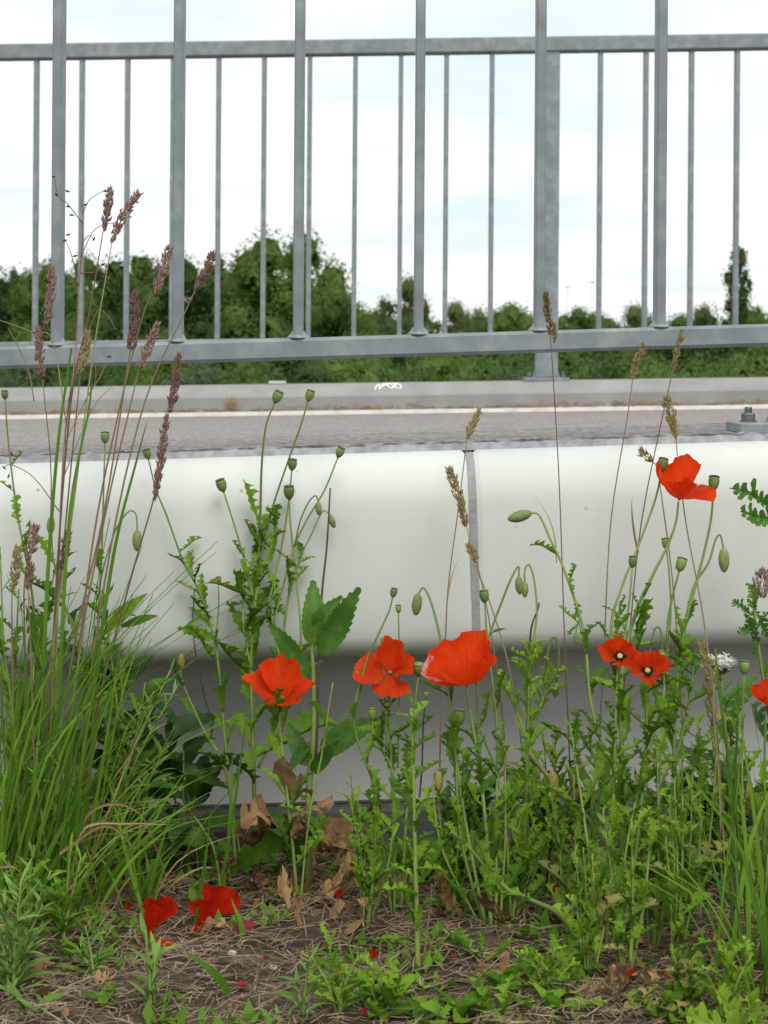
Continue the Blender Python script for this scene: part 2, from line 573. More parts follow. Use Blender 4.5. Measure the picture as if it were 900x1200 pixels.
M['tree_mid'] = treemat('tree_mid_green', (0.075, 0.130, 0.028), (0.125, 0.205, 0.042), (0.18, 0.27, 0.065))
M['tree_dark'] = treemat('tree_dark_green', (0.060, 0.108, 0.030), (0.095, 0.160, 0.040), (0.135, 0.21, 0.055))
M['tree_olive'] = treemat('tree_olive_green', (0.085, 0.120, 0.042), (0.12, 0.168, 0.058), (0.16, 0.21, 0.075))
M['tree_light'] = treemat('bush_light_green', (0.070, 0.130, 0.030), (0.105, 0.185, 0.043), (0.145, 0.235, 0.062))
M['willow'] = treemat('willow_grey_green', (0.062, 0.105, 0.050), (0.095, 0.15, 0.075), (0.135, 0.195, 0.10))
M['bark'] = surf('tree_bark', [(0.3, (0.06, 0.048, 0.036)), (0.7, (0.15, 0.12, 0.09))], 4, 0.95, 0, 0.5, 0.03, 12)

# ------------------------------------------------------------------ the setting: ground, path, kerb
xs = [-1500, -400, -120, -40, -14, -6, -3] + [-1.6 + 0.04 * i for i in range(81)] + [3, 6, 14, 40, 120, 400, 1500]
ys = [-60, -20, -6, -2, 0.2, 0.9] + [1.0 + 0.04 * i for i in range(28)] + [3, 4.2, 5.5, 6.5, 7.5, 8.5, 10, 12, 15, 22, 40, 70, 110, 170, 300, 600, 1200, 2500]
gv = [(X, Y, ground_z(X, Y)) for Y in ys for X in xs]
nx = len(xs)
gf = [(j * nx + i, j * nx + i + 1, (j + 1) * nx + i + 1, (j + 1) * nx + i) for j in range(len(ys) - 1) for i in range(nx - 1)]
kind(part('ground', gv, gf, M['soil'], origin=Vector((0, 0, 0))), 'structure')

D1, D2 = 1.99, 5.27
S1, S2 = 0.037, 0.021          # the near edge climbs to the right more than the far one
TH1 = math.atan(S1)
XL, XR = -3.2, 3.2


def near(v):
    """turn the near bridge edge a little about the viewing axis: it climbs to the right"""
    X, Z = v[0], v[2] - 0.3
    return Vector((X * math.cos(TH1) - Z * math.sin(TH1), v[1], 0.3 + X * math.sin(TH1) + Z * math.cos(TH1)))


def extrude(b, prof, x0, x1, n, fn, close=True):
    k = len(prof)
    v = []
    for i in range(n + 1):
        X = x0 + (x1 - x0) * i / n
        v += [fn((X, d, z)) for d, z in prof]
    f = []
    for i in range(n):
        for j in range(k):
            jj = (j + 1) % k
            f.append((i * k + j, i * k + jj, (i + 1) * k + jj, (i + 1) * k + j))
    f.append(tuple(range(k)))
    f.append(tuple(n * k + j for j in range(k - 1, -1, -1)))
    b.add(v, f)


def fs(v):
    return Vector((v[0], v[1], v[2] + S2 * v[0]))


def ns(v):
    return Vector((v[0], v[1], v[2] + S1 * v[0]))


# footpath on the bridge: a slab that twists from the near incline to the far one
b = B()
v, f = [], []
for i in range(33):
    X = XL + (XR - XL) * i / 32
    for d, z, s in ((2.27, 0.368, S1), (3.2, 0.372, 0.031), (4.2, 0.371, 0.026), (5.16, 0.3675, S2), (5.16, 0.18, S2), (2.27, 0.18, S1)):
        v.append((X, d, z + s * X))
for i in range(32):
    for j in range(6):
        jj = (j + 1) % 6
        f.append((i * 6 + j, (i + 1) * 6 + j, (i + 1) * 6 + jj, i * 6 + jj))
o = part('footpath', v, f, M['asphalt'], smooth=False, origin=Vector((0, 3.7, 0.2)))
kind(o, 'structure')
# raised asphalt margin that carries the near railing
b = B()
extrude(b, [(1.893, 0.1975), (1.893, 0.427), (2.255, 0.432), (2.268, 0.424), (2.268, 0.1975)], XL, XR, 32, near)
kind(part('path_margin', b.v, b.f, M['asphalt'], smooth=False, origin=Vector((0, 2.1, 0.2))), 'structure')
# far kerb
b = B()
extrude(b, [(5.165, 0.10), (5.16, 0.4247), (5.165, 0.432), (5.215, 0.4585), (5.228, 0.4616), (5.62, 0.4616), (5.64, 0.45), (5.64, 0.10)], XL, XR, 20, fs)
kerb = part('kerb', b.v, b.f, M['kerb'], smooth=False, origin=Vector((0, 5.4, 0.3)))
kind(kerb, 'structure')
b = B()
extrude(b, [(5.146, 0.36), (5.146, 0.3795), (5.1585, 0.3805), (5.1585, 0.36)], XL, XR, 20, fs)
o = part('white_edge_strip', b.v, b.f, M['white_paint'], kerb, smooth=False)
rg = random.Random(5)
b = B()     # dirt and needles gathered along the foot of the kerb
for i in range(1300):
    X = rg.uniform(-1.6, 1.6)
    w = 0.5 + 0.5 * math.sin(X * 5) * math.sin(X * 13 + 1)
    d, z = 5.152, 0.379 + abs(rg.gauss(0, 0.008)) * (0.3 + w)
    q = fs((X, d + rg.uniform(-0.004, 0.004), z))
    a = rg.uniform(0, math.pi)
    l = rg.uniform(0.004, 0.016)
    e = Vector((math.cos(a), 0, math.sin(a) * 0.4)) * l
    u = Vector((0, -0.3, 1)) * 0.003
    b.add([q - e, q + e, q + e * 0.8 + u, q - e * 0.7 + u], [(0, 1, 2, 3)])
o = part('kerb_debris', b.v, b.f, M['kerb_dirt'], kerb, smooth=False)
kind(o, 'stuff')
# white paint scribble on the kerb
b = B()


def chamf(x, y):
    """point on the kerb's sloping edge seen at x, y"""
    dd = 5.215 - (y - 450.5) / 14.0 * 0.05
    p = P(x, y, dd)
    return p + Vector((0, -0.0035, 0.0035))


for pts in ([(439, 458), (443, 451.5), (446, 455), (452, 452), (459, 456), (465, 451), (470, 453), (468, 457)],
            [(446, 452), (455, 450.8), (468, 451)], [(443, 457), (449, 453.5)], [(459, 453), (466, 456)]):
    q = crv([chamf(*p) for p in pts], 4)
    for i in range(len(q) - 1):
        t = (q[i + 1] - q[i]).normalized()
        u = t.cross(Vector((0, -1, 0.6))).normalized() * 0.0028
        b.add([q[i] - u, q[i + 1] - u, q[i + 1] + u, q[i] + u], [(0, 1, 2, 3)])
part('paint_scribble', b.v, b.f, M['white_paint'], kerb, smooth=False)
# small tuft on the kerb face and a pale anchor plate on its top
b = B()
q0 = P(272, 480, 5.15)
for i in range(60):
    e = Vector((rg.gauss(0, 0.012), -rg.uniform(0.001, 0.012), rg.uniform(0.012, 0.055)))
    s = q0 + Vector((rg.gauss(0, 0.008), -0.004, 0.004))
    w = Vector((0.0016, 0, 0))
    b.add([s - w, s + w, s + e], [(0, 1, 2)])
o = part('dry_moss_tuft', b.v, b.f, M['dry_grass'], None, smooth=False)
tag(o, 'small dry brown moss tuft at the foot of the far kerb', 'moss')
b = B()
c = P(325, 450, 5.5)
b.bbox((c.x, 5.5, 0.4616 + S2 * c.x + 0.006), (0.028, 0.03, 0.005), 0.002)
part('anchor_plate', b.v, b.f, M['white_concrete'], kerb, smooth=False)

# ------------------------------------------------------------------ near bridge edge: white fascia beams, mastic, lower wall
prof = [(1.888, 0.30), (1.888, 0.4265), (1.872, 0.4262)]
for i in range(11):                       # rounded shoulder
    a = math.pi / 2 * i / 10
    prof.append((1.863 - 0.060 * math.sin(a) ** 0.9, 0.3665 + 0.0593 * math.cos(a)))
for d, z in ((1.8022, 0.350), (1.8023, 0.325), (1.8026, 0.30), (1.8032, 0.275), (1.8042, 0.252), (1.8052, 0.238)):
    prof.append((d, z))
for i in range(1, 9):
    a = math.pi / 2 * i / 8
    prof.append((1.842 - 0.0363 * math.cos(a), 0.231 - 0.034 * math.sin(a)))
prof += [(1.888, 0.197)]
pj = P(555, 640, 1.80)
XJ = pj.x + 0.002
for nm, x0, x1, lab in (('fascia_beam', XL, XJ - 0.0044, 'long white rounded concrete edge beam left of the grey joint'),
                        ('fascia_beam', XJ + 0.0044, XR, 'long white rounded concrete edge beam right of the grey joint')):
    b = B()
    n = 24
    k = len(prof)
    cx = XJ if x0 == XL else XR
    ends = [(x0, 0.004), (x0 + 0.003, 0.001), (x0 + 0.006, 0)] + [(x0 + (x1 - x0) * i / n, 0) for i in range(1, n)] + [(x1 - 0.006, 0), (x1 - 0.003, 0.001), (x1, 0.004)]
    v, f = [], []
    for X, ins in ends:
        for d, z in prof:
            cd, cz = 1.86, 0.31
            w = math.hypot(d - cd, z - cz)
            s = (w - ins) / w
            v.append(near((X, cd + (d - cd) * s, cz + (z - cz) * s)))
    for i in range(len(ends) - 1):
        for j in range(k):
            jj = (j + 1) % k
            f.append((i * k + j, i * k + jj, (i + 1) * k + jj, (i + 1) * k + j))
    f.append(tuple(range(k)))
    f.append(tuple((len(ends) - 1) * k + j for j in range(k - 1, -1, -1)))
    o = part(nm, v, f, M['white_concrete'], smooth=True, origin=near(((x0 + x1) / 2, 1.86, 0.2)))
    tag(o, lab, 'beam', 'white edge beams of the bridge')
b = B()
pj2 = [(1.86 + (d - 1.86) * 0.975, 0.31 + (z - 0.31) * 0.98) for d, z in prof]
extrude(b, pj2, XJ - 0.0043, XJ + 0.0043, 1, near)
o = part('joint_sealant', b.v, b.f, M['mastic'], smooth=False, origin=near((XJ, 1.86, 0.2)))
tag(o, 'narrow grey sealant strip in the joint between the white beams', 'sealant')
# crumbling bitumen bead between beam and asphalt
rg = random.Random(8)
b = B()
NB = 420
rows = []
for i in range(NB + 1):
    X = -1.3 + 2.6 * i / NB
    j = lambda s: rg.gauss(0, s)
    c0 = 1.8825 + 0.002 * math.sin(X * 40) + 0.0015 * math.sin(X * 97 + 1)
    rows.append([near((X, 1.8735 + j(0.0006), 0.4258)), near((X, 1.875 + j(0.0006), 0.4322 + abs(j(0.0006)))),
                 near((X, c0 - 0.0016, 0.4338 + j(0.0006))), near((X, c0, 0.4262 + max(0, j(0.0022)))),
                 near((X, c0 + 0.0016, 0.4358 + abs(j(0.0006)))), near((X, 1.893 + j(0.001), 0.4345 + j(0.0006))), near((X, 1.901 + j(0.002), 0.4268))])
v = [q for r in rows for q in r]
f = [(i * 7 + k, i * 7 + k + 1, i * 7 + 8 + k, i * 7 + 7 + k) for i in range(NB) for k in range(6)]
o = part('bitumen_bead', v, f, M['bitumen'], smooth=False, origin=near((0, 1.885, 0.42)))
tag(o, 'cracked grey bitumen bead running along the top of the white beams', 'sealant')
b = B()
X = -1.3
while X < 1.3:
    l = rg.uniform(0.01, 0.09)
    n = max(2, int(l / 0.004))
    zz = 0.4352
    top, bot = [], []
    for i in range(n + 1):
        x = X + l * i / n
        yy = 1.8822 + 0.002 * math.sin(x * 40) + 0.0015 * math.sin(x * 97 + 1)
        zc0 = 0.4354 + rg.gauss(0, 0.00045)
        hh = 0.0011 * math.sin(math.pi * (i + 0.3) / (n + 0.6)) * rg.uniform(0.4, 1.2)
        top.append(near((x, yy, zc0 + hh)))
        bot.append(near((x, yy - 0.0008, zc0 - hh)))
    b.add(bot + top, [(i, i + 1, n + 2 + i, n + 1 + i) for i in range(n)])
    X += l + rg.uniform(0.0, 0.02)
part('crack', b.v, b.f, M['dark_footing'], o, smooth=False)
# recessed lower wall with a dark footing
b = B()
extrude(b, [(1.950, 0.002), (1.946, 0.006), (1.946, 0.196), (2.25, 0.196), (2.25, 0.002)], XL, XR, 20, near)
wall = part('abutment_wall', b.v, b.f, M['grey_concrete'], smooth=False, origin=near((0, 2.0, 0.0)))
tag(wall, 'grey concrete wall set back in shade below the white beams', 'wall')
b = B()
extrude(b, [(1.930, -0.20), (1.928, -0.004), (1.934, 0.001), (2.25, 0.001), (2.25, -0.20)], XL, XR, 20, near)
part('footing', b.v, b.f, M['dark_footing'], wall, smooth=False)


# ------------------------------------------------------------------ railings
def railing(label, D, sl, zbr0, bar_x, post_x, bw, z_base, near_one):
    """one welded steel railing: two rails, flat balusters, posts on bolted plates"""
    fn = (lambda q: Vector((q[0], q[1], q[2] + sl * q[0])))
    root = thing('steel_railing', label, 'railing', fn((0, D, z_base)), 'galvanised railings either side of the footpath')
    rh = 0.0135 if near_one else 0.014
    zt0 = zbr0 + 0.955
    for nm, z, hh, hd in (('bottom_rail', zbr0, rh, 0.018), ('top_rail', zt0, 0.0245, 0.025)):
        b = B()
        k = 0.004
        pr = [(D - hd, z - hh + k), (D - hd + k, z - hh), (D + hd - k, z - hh), (D + hd, z - hh + k), (D + hd, z + hh - k), (D + hd - k, z + hh), (D - hd + k, z + hh), (D - hd, z + hh - k)]
        extrude(b, pr, XL, XR, 4, fn)
        part(nm, b.v, b.f, M['steel'], root, smooth=False)
    z0, z1 = zbr0 + rh, zt0 - 0.0245
    b = B()
    b.bbox((0, 0, (z1 - z0) / 2), (bw / 2, 0.014, (z1 - z0) / 2), 0.0015)
    bar_me = mk('baluster', b.v, b.f, M['steel'], False)
    w = B()
    w.lathe([(0.015, 0.0), (0.0125, 0.0022), (0.0095, 0.0055), (0.0078, 0.009)], 12, Matrix.Scale(1.35, 4, Vector((0, 1, 0))))
    weld_me = mk('weld', w.v, w.f, M['steel'], True)
    for X in bar_x:
        m = Matrix.Translation(fn((X, D, z0)))
        o = inst('baluster', bar_me, root, m)
        if near_one and abs(X) < 0.7:
            inst('weld', weld_me, o, Matrix.Translation(fn((X, D, z0 - 0.0004))))
    for X in post_x:
        b = B()
        zb = z_base + sl * X
        b.bbox((X, D, (zb + 0.012 + zt0 - 0.02 + sl * X) / 2), (0.0365, 0.019 if near_one else 0.0185, (zt0 - 0.02 + sl * X - zb - 0.012) / 2), 0.003)
        po = part('post', b.v, b.f, M['steel'], root, smooth=False)
        hw = 0.088 if near_one else 0.072
        b = B()
        b.bbox((X, D, zb + 0.0065), (hw, 0.042, 0.0063), 0.0015)
        pl = part('base_plate', b.v, b.f, M['steel'], po, smooth=False)
        for sx in (-1, 1):
            b = B()     # gusset fillet at the post foot
            b.add([(X + sx * 0.0365, D - 0.012, zb + 0.0128), (X + sx * 0.0365, D + 0.012, zb + 0.0128), (X + sx * 0.046, D - 0.012, zb + 0.0128), (X + sx * 0.046, D + 0.012, zb + 0.0128),
                   (X + sx * 0.0365, D - 0.012, zb + 0.035), (X + sx * 0.0365, D + 0.012, zb + 0.035)], [(0, 2, 4), (1, 5, 3), (2, 3, 5, 4), (0, 1, 3, 2), (0, 4, 5, 1)])
            part('gusset', b.v, b.f, M['steel'], po, smooth=False)
            for sy in (0,):
                b = B()
                bx = X + sx * (hw - 0.018 if not near_one else hw - 0.019)
                by = D + sy * 0.046
                b.lathe([(0.0105, 0.0), (0.0105, 0.002)], 14, Matrix.Translation((bx, by, zb + 0.0128)))
                b.lathe([(0.0082, 0.0), (0.0086, 0.001), (0.0086, 0.0075), (0.0078, 0.009)], 6, Matrix.Translation((bx, by, zb + 0.0148)))
                b.lathe([(0.0048, 0.0), (0.0048, 0.006), (0.004, 0.0075)], 10, Matrix.Translation((bx, by, zb + 0.0238)))
                part('bolt', b.v, b.f, M['steel_dark'], po, smooth=False)


spn = 141.0 / FPX * D1
x0 = P(68, 300, D1).x
px = P(943, 450, D1).x
bars = [x0 + spn * i for i in range(-14, 22)]
bars = [X for X in bars if abs(X - px) > 0.06 and abs(X - px + 1.9) > 0.06 and abs(X) < 3.0]
zn = P(450, 406, D1)
railing('galvanised railing on the near edge with wide bars close to the viewer', D1, S1, zn.z - S1 * zn.x, bars, [px, px - 1.9], 0.0118, 0.4285, True)
spf = 53.35 / FPX * D2
pf = P(641, 300, D2).x
xa, xb = P(575.5, 250, D2).x, P(702.5, 250, D2).x
bars = [xa - spf * i for i in range(0, 24)] + [xb + spf * i for i in range(0, 18)]
bars = [X for X in bars if abs(X - pf + 2.0) > 0.07 and abs(X - pf - 2.0) > 0.07 and abs(X) < 3.1]
zf = P(450, 55.5, D2)
railing('galvanised railing on the far kerb with slim bars and a stout post', D2, S2, zf.z - S2 * zf.x - 0.955, bars, [pf, pf + 2.0, pf - 2.0], 0.0150, 0.4616, False)


# ------------------------------------------------------------------ trees beyond the bridge
def crown_mesh(name, seed, mat, n_leaf, shape='round', lobes=26, leaf=0.026, core=900, asp=1.0):
    """foliage in a unit box: x, y within +-0.5, z from 0 to 1"""
    r = random.Random(seed)
    bl = []
    for i in range(lobes):
        while True:
            p = Vector((r.uniform(-1, 1), r.uniform(-1, 1), r.uniform(-1, 1)))
            if p.length <= 1:
                break
        if shape == 'poplar':
            z = (i + r.random()) / lobes
            w = (0.44 * math.sin(math.pi * min(1, (z * 0.80 + 0.16))) ** 0.7)
            c = Vector((p.x * w, p.y * w, 0.03 + z * 0.92))
            R = r.uniform(0.06, 0.11) * (1.15 - 0.6 * z)
            rx = 2.6
        elif shape == 'bush':
            c = Vector((p.x * 0.36, p.y * 0.36, 0.38 + p.z * 0.34))
            R = r.uniform(0.13, 0.24)
            rx = 1.0
        else:
            p = p.normalized() * p.length ** 0.45
            c = Vector((p.x * 0.37, p.y * 0.37, 0.50 + p.z * 0.41))
            R = r.choice((0.06, 0.08, 0.11, 0.14, 0.17, 0.20)) * (1.0 if p.z < 0.5 else 0.8)
            rx = 1.0
        bl.append((c, R, rx))
    v, f = [], []

    def leafquad(p, nrm, s):
        t = nrm.orthogonal().normalized()
        t = (Matrix.Rotation(r.uniform(0, 6.28), 3, nrm) @ t)
        u = nrm.cross(t)
        t = Vector((t.x * asp, t.y * asp, t.z))
        u = Vector((u.x * asp, u.y * asp, u.z))
        b0 = len(v)
        k = r.uniform(0.5, 0.9)
        v.extend([p - t * s, p - u * s * k, p + t * s * r.uniform(0.8, 1.3), p + u * s * k])
        f.append((b0, b0 + 1, b0 + 2, b0 + 3))
    tot = sum(R * R for _, R, _ in bl)
    for c, R, rx in bl:
        for i in range(int(n_leaf * R * R / tot)):
            q = Vector((r.gauss(0, 1), r.gauss(0, 1), r.gauss(0.15, 1))).normalized()
            rr = R * (r.random() ** 0.22) * (1.0 + 0.22 * max(0, r.gauss(0, 0.7)))
            p = c + Vector((q.x * rr * rx, q.y * rr * rx, q.z * rr))
            if p.z < -0.02:
                continue
            nn = (q + Vector((r.gauss(0, 0.55), r.gauss(0, 0.55), r.gauss(0.25, 0.55)))).normalized()
            leafquad(p, nn, leaf * r.uniform(0.55, 1.25))
    for i in range(core):
        c, R, rx = bl[r.randrange(len(bl))]
        q = Vector((r.gauss(0, 1), r.gauss(0, 1), r.gauss(0, 1))).normalized()
        p = c + q * R * 0.55
        leafquad(p, q, R * r.uniform(0.25, 0.5))
    return mk(name, v, f, mat, False)


def trunk_mesh(name, seed, top=0.62, lean=0.06):
    r = random.Random(seed)
    b = B()
    pts = [Vector((0, 0, 0)), Vector((r.gauss(0, lean), r.gauss(0, lean), 0.22)), Vector((r.gauss(0, lean), r.gauss(0, lean), 0.45)), Vector((r.gauss(0, lean), r.gauss(0, lean), top))]
    q = crv(pts, 4)
    b.tube(q, [0.036 * (1 - 0.75 * i / (len(q) - 1)) for i in range(len(q))], 7)
    for i in range(6):
        s = q[4 + i]
        a = r.uniform(0, 6.28)
        e = s + Vector((math.cos(a) * r.uniform(0.14, 0.26), math.sin(a) * r.uniform(0.14, 0.26), r.uniform(0.12, 0.28)))
        m = s.lerp(e, 0.5) + Vector((0, 0, -0.02))
        b.tube(crv([s, m, e], 3), [0.015 * (1 - 0.8 * k / 6) for k in range(7)], 5)
    return mk(name, b.v, b.f, M['bark'], True)


CROWN = {}
for i in range(4):
    CROWN['round%d' % i] = crown_mesh('crown', 40 + i, M['tree_mid'], 15000, 'round', 58 + 5 * i, 0.0115, 2600)
CROWN['poplar'] = crown_mesh('crown', 60, M['tree_dark'], 6000, 'poplar', 90, 0.012, 2600, 3.2)
for i in range(3):
    CROWN['bush%d' % i] = crown_mesh('crown', 70 + i, M['tree_light'], 11000, 'bush', 34, 0.015, 1500)
CROWN['wispy'] = crown_mesh('crown', 80, M['tree_olive'], 10000, 'round', 52, 0.0115, 900)
TRUNK = [trunk_mesh('trunk', 90 + i) for i in range(3)]
CMAT = {}


def crown_of(kindname, matname):
    k = (kindname, matname)
    if k not in CMAT:
        me = CROWN[kindname].copy()
        me.materials[0] = M[matname]
        CMAT[k] = me
    return CMAT[k]


rt = random.Random(77)


def tree(xc, ytop, wpx, D, kindname, matname, label, group, name='tree', low=0.16):
    zg = -4.2
    top = P(xc, ytop, D)
    H = top.z - zg
    W = wpx / FPX * D
    root = thing(name, label, 'tree' if name != 'bush' else 'bush', (top.x, D, zg), group)
    rz = rt.uniform(0, 6.28)
    tm = Matrix.Translation((top.x, D, zg - 0.1)) @ Matrix.Rotation(rz, 4, 'Z')
    inst('trunk', TRUNK[rt.randrange(3)], root, tm @ Matrix.Diagonal((H * 0.55 if name != 'bush' else W * 0.4, H * 0.55 if name != 'bush' else W * 0.4, H * 0.9, 1)))
    cz = zg + H * low
    sw = 1.42 if kindname != 'poplar' else 1.5
    inst('crown', crown_of(kindname, matname), root, Matrix.Translation((top.x, D, cz)) @ Matrix.Rotation(rz, 4, 'Z') @ Matrix.Diagonal((W * sw, W * sw, (zg + H - cz) * 1.0, 1)))


TG = 'trees along the far bank'
# tall woodland on the left
for xc, yt, w, D, k, m, lab in (
    (-70, 296, 120, 96, 'round1', 'tree_mid', 'tree just beyond the left edge of the view'),
    (8, 303, 95, 92, 'round0', 'tree_dark', 'dark green tree at the far left edge, behind the first bar'),
    (62, 300, 90, 88, 'round1', 'tree_mid', 'green tree behind the leftmost wide bar'),
    (112, 297, 100, 96, 'round2', 'tree_dark', 'dark tree between the first two wide bars'),
    (167, 294, 58, 104, 'poplar', 'tree_mid', 'pointed narrow tree rising left of the second wide bar'),
    (208, 298, 104, 90, 'round3', 'tree_dark', 'dark tree directly behind the second wide bar'),
    (266, 288, 104, 94, 'round0', 'tree_dark', 'dark rounded tree just right of the second wide bar'),
    (342, 269, 128, 90, 'round2', 'tree_mid', 'tallest and broadest tree, behind the third wide bar'),
    (394, 328, 80, 86, 'round1', 'tree_mid', 'lower tree on the right flank of the tallest tree'),
    (466, 320, 62, 120, 'wispy', 'tree_olive', 'thin olive tree standing alone left of the fourth wide bar'),
    (440, 362, 60, 128, 'round3', 'tree_olive', 'low olive tree left of the thin lone tree'),
    (520, 350, 62, 128, 'wispy', 'tree_olive', 'low loose olive tree right of the fourth wide bar'),
    (556, 356, 60, 135, 'round0', 'tree_olive', 'low olive tree left of the slim bar before the stout post'),
    (600, 352, 66, 130, 'round1', 'tree_mid', 'rounded green tree just left of the stout post'),
    (680, 359, 66, 138, 'round2', 'tree_mid', 'low green tree right of the stout post'),
    (728, 354, 70, 134, 'wispy', 'tree_olive', 'low olive tree between post and sixth wide bar'),
    (700, 366, 80, 142, 'round3', 'tree_dark', 'dark low tree behind the olive tree right of the post'),
    (800, 367, 52, 136, 'round3', 'tree_mid', 'small green tree right of the sixth wide bar'),
    (834, 355, 56, 130, 'wispy', 'tree_olive', 'olive tree left of the slender poplar'),
    (865, 282, 31, 126, 'poplar', 'tree_dark', 'slender dark poplar standing far above its neighbours on the right'),
    (896, 350, 60, 124, 'round0', 'tree_mid', 'green tree at the right edge beside the poplar'),
    (975, 345, 100, 130, 'round1', 'tree_mid', 'tree just beyond the right edge of the view')):
    tree(xc, yt, w, D, k, m, lab, TG)
# bank bushes in front
BG = 'bushes on the bank below the trees'
bl = [(10, 392, 80, 62, 'willow', 'pale willow bush at the far left below the first bars'),
      (58, 408, 64, 58, 'tree_light', 'light green bush behind the dry grass heads on the left'),
      (122, 398, 86, 64, 'tree_dark', 'dark bush between the two leftmost wide bars'),
      (178, 404, 70, 60, 'tree_mid', 'mid green bush left of the second wide bar base'),
      (228, 395, 76, 66, 'willow', 'pale willow bush right of the second wide bar base'),
      (285, 372, 100, 74, 'tree_dark', 'large dark bush below the dark rounded tree'),
      (300, 412, 60, 58, 'tree_mid', 'small mid green bush above the kerb anchor plate'),
      (345, 392, 90, 68, 'tree_dark', 'dark bush below the third wide bar'),
      (405, 388, 84, 70, 'tree_mid', 'mid green bush right of the third wide bar base'),
      (452, 384, 70, 78, 'tree_light', 'light green bush under the thin lone tree'),
      (470, 414, 66, 60, 'willow', 'pale low bush left of the fourth wide bar base'),
      (522, 386, 90, 80, 'tree_mid', 'mid green bush right of the fourth wide bar base'),
      (540, 416, 60, 58, 'tree_dark', 'small dark bush above the beam joint'),
      (588, 374, 86, 84, 'tree_light', 'bright green bush left of the stout post'),
      (602, 408, 58, 58, 'willow', 'pale bush touching the foot of the stout post'),
      (660, 378, 80, 86, 'tree_light', 'light green bush right of the stout post'),
      (690, 410, 66, 60, 'willow', 'pale bush right of the post base plate'),
      (742, 384, 84, 80, 'tree_mid', 'mid green bush left of the sixth wide bar base'),
      (752, 414, 60, 58, 'tree_dark', 'dark low bush below the sixth wide bar'),
      (806, 388, 80, 76, 'tree_light', 'light green bush right of the sixth wide bar base'),
      (824, 412, 58, 60, 'tree_mid', 'low bush above the near base plate'),
      (870, 384, 80, 78, 'tree_mid', 'mid green bush below the slender poplar'),
      (898, 408, 60, 60, 'tree_light', 'light green low bush at the right edge'),
      (965, 392, 90, 66, 'tree_mid', 'bush beyond the right edge of the view'),
      (-60, 396, 90, 66, 'tree_mid', 'bush beyond the left edge of the view'),
      (838, 400, 100, 96, 'tree_dark', 'dark thicket deep behind the bushes left of the poplar'),
      (880, 398, 100, 98, 'tree_mid', 'green thicket deep behind the bushes under the poplar'),
      (846, 396, 90, 72, 'tree_mid', 'rounded mid green bush between sixth wide bar and poplar'),
      (775, 398, 90, 74, 'tree_mid', 'rounded bush behind the dark low bush near the sixth wide bar'),
      (150, 372, 120, 80, 'tree_mid', 'large green thicket between the two leftmost wide bars'),
      (40, 372, 110, 80, 'tree_dark', 'large dark thicket behind the leftmost wide bar'),
      (225, 366, 110, 82, 'tree_mid', 'large green thicket right of the second wide bar'),
      (415, 372, 90, 90, 'tree_light', 'light thicket right of the tallest tree'),
      (640, 388, 90, 80, 'tree_dark', 'dark thicket behind the stout post foot')]
for i, (xc, yt, w, D, m, lab) in enumerate(bl):
    tree(xc, yt, w, D, 'bush%d' % (i % 3), m, lab, BG, 'bush', 0.05)
# far-off wood closing the view between the single trees
rw = random.Random(31)
vv, ff = [], []
for k in range(46):
    xc = -744 + 52 * k
    D = 150.0 + rw.uniform(-8, 8)
    yt = (318 if xc < 380 else 342) + rw.uniform(-9, 10)
    inside = -100 < xc < 1000
    top = P(xc, yt, D)
    me = CROWN['bush%d' % (k % 3)]
    H, W = top.z + 4.2, 105 / FPX * D
    a = rw.uniform(0, 6.28)
    b0 = len(vv)
    for q in me.vertices:
        vv.append((top.x + (q.co.x * math.cos(a) - q.co.y * math.sin(a)) * W, D + (q.co.x * math.sin(a) + q.co.y * math.cos(a)) * W, -4.2 + q.co.z * H))
    ff += [tuple(i + b0 for i in pl.vertices) for pl in me.polygons if inside or pl.index % 4 == 0 or pl.index > 10000]
o = part('far_woodland', vv, ff, M['tree_dark'], None, smooth=False, origin=Vector((0, 150, -4.2)))
kind(o, 'stuff')
# two distant street lights above the tree line
for xc, yt, lab in ((665, 337, 'faint distant lamp mast just right of the stout post'), (694, 331, 'faint distant lamp mast left of a slim bar')):
    D = 230.0
    top = P(xc, yt, D)
    root = thing('street_lamp', lab, 'lamp', (top.x, D, -4.2), 'distant street lamps')
    b = B(); b.tube([(top.x, D, -4.2), (top.x, D, top.z)], [0.07, 0.035], 8)
    part('mast', b.v, b.f, M['steel'], root)
    b = B(); b.bbox((top.x, D, top.z + 0.05), (0.35, 0.10, 0.06), 0.02)
    part('lamp_head', b.v, b.f, M['steel'], root)


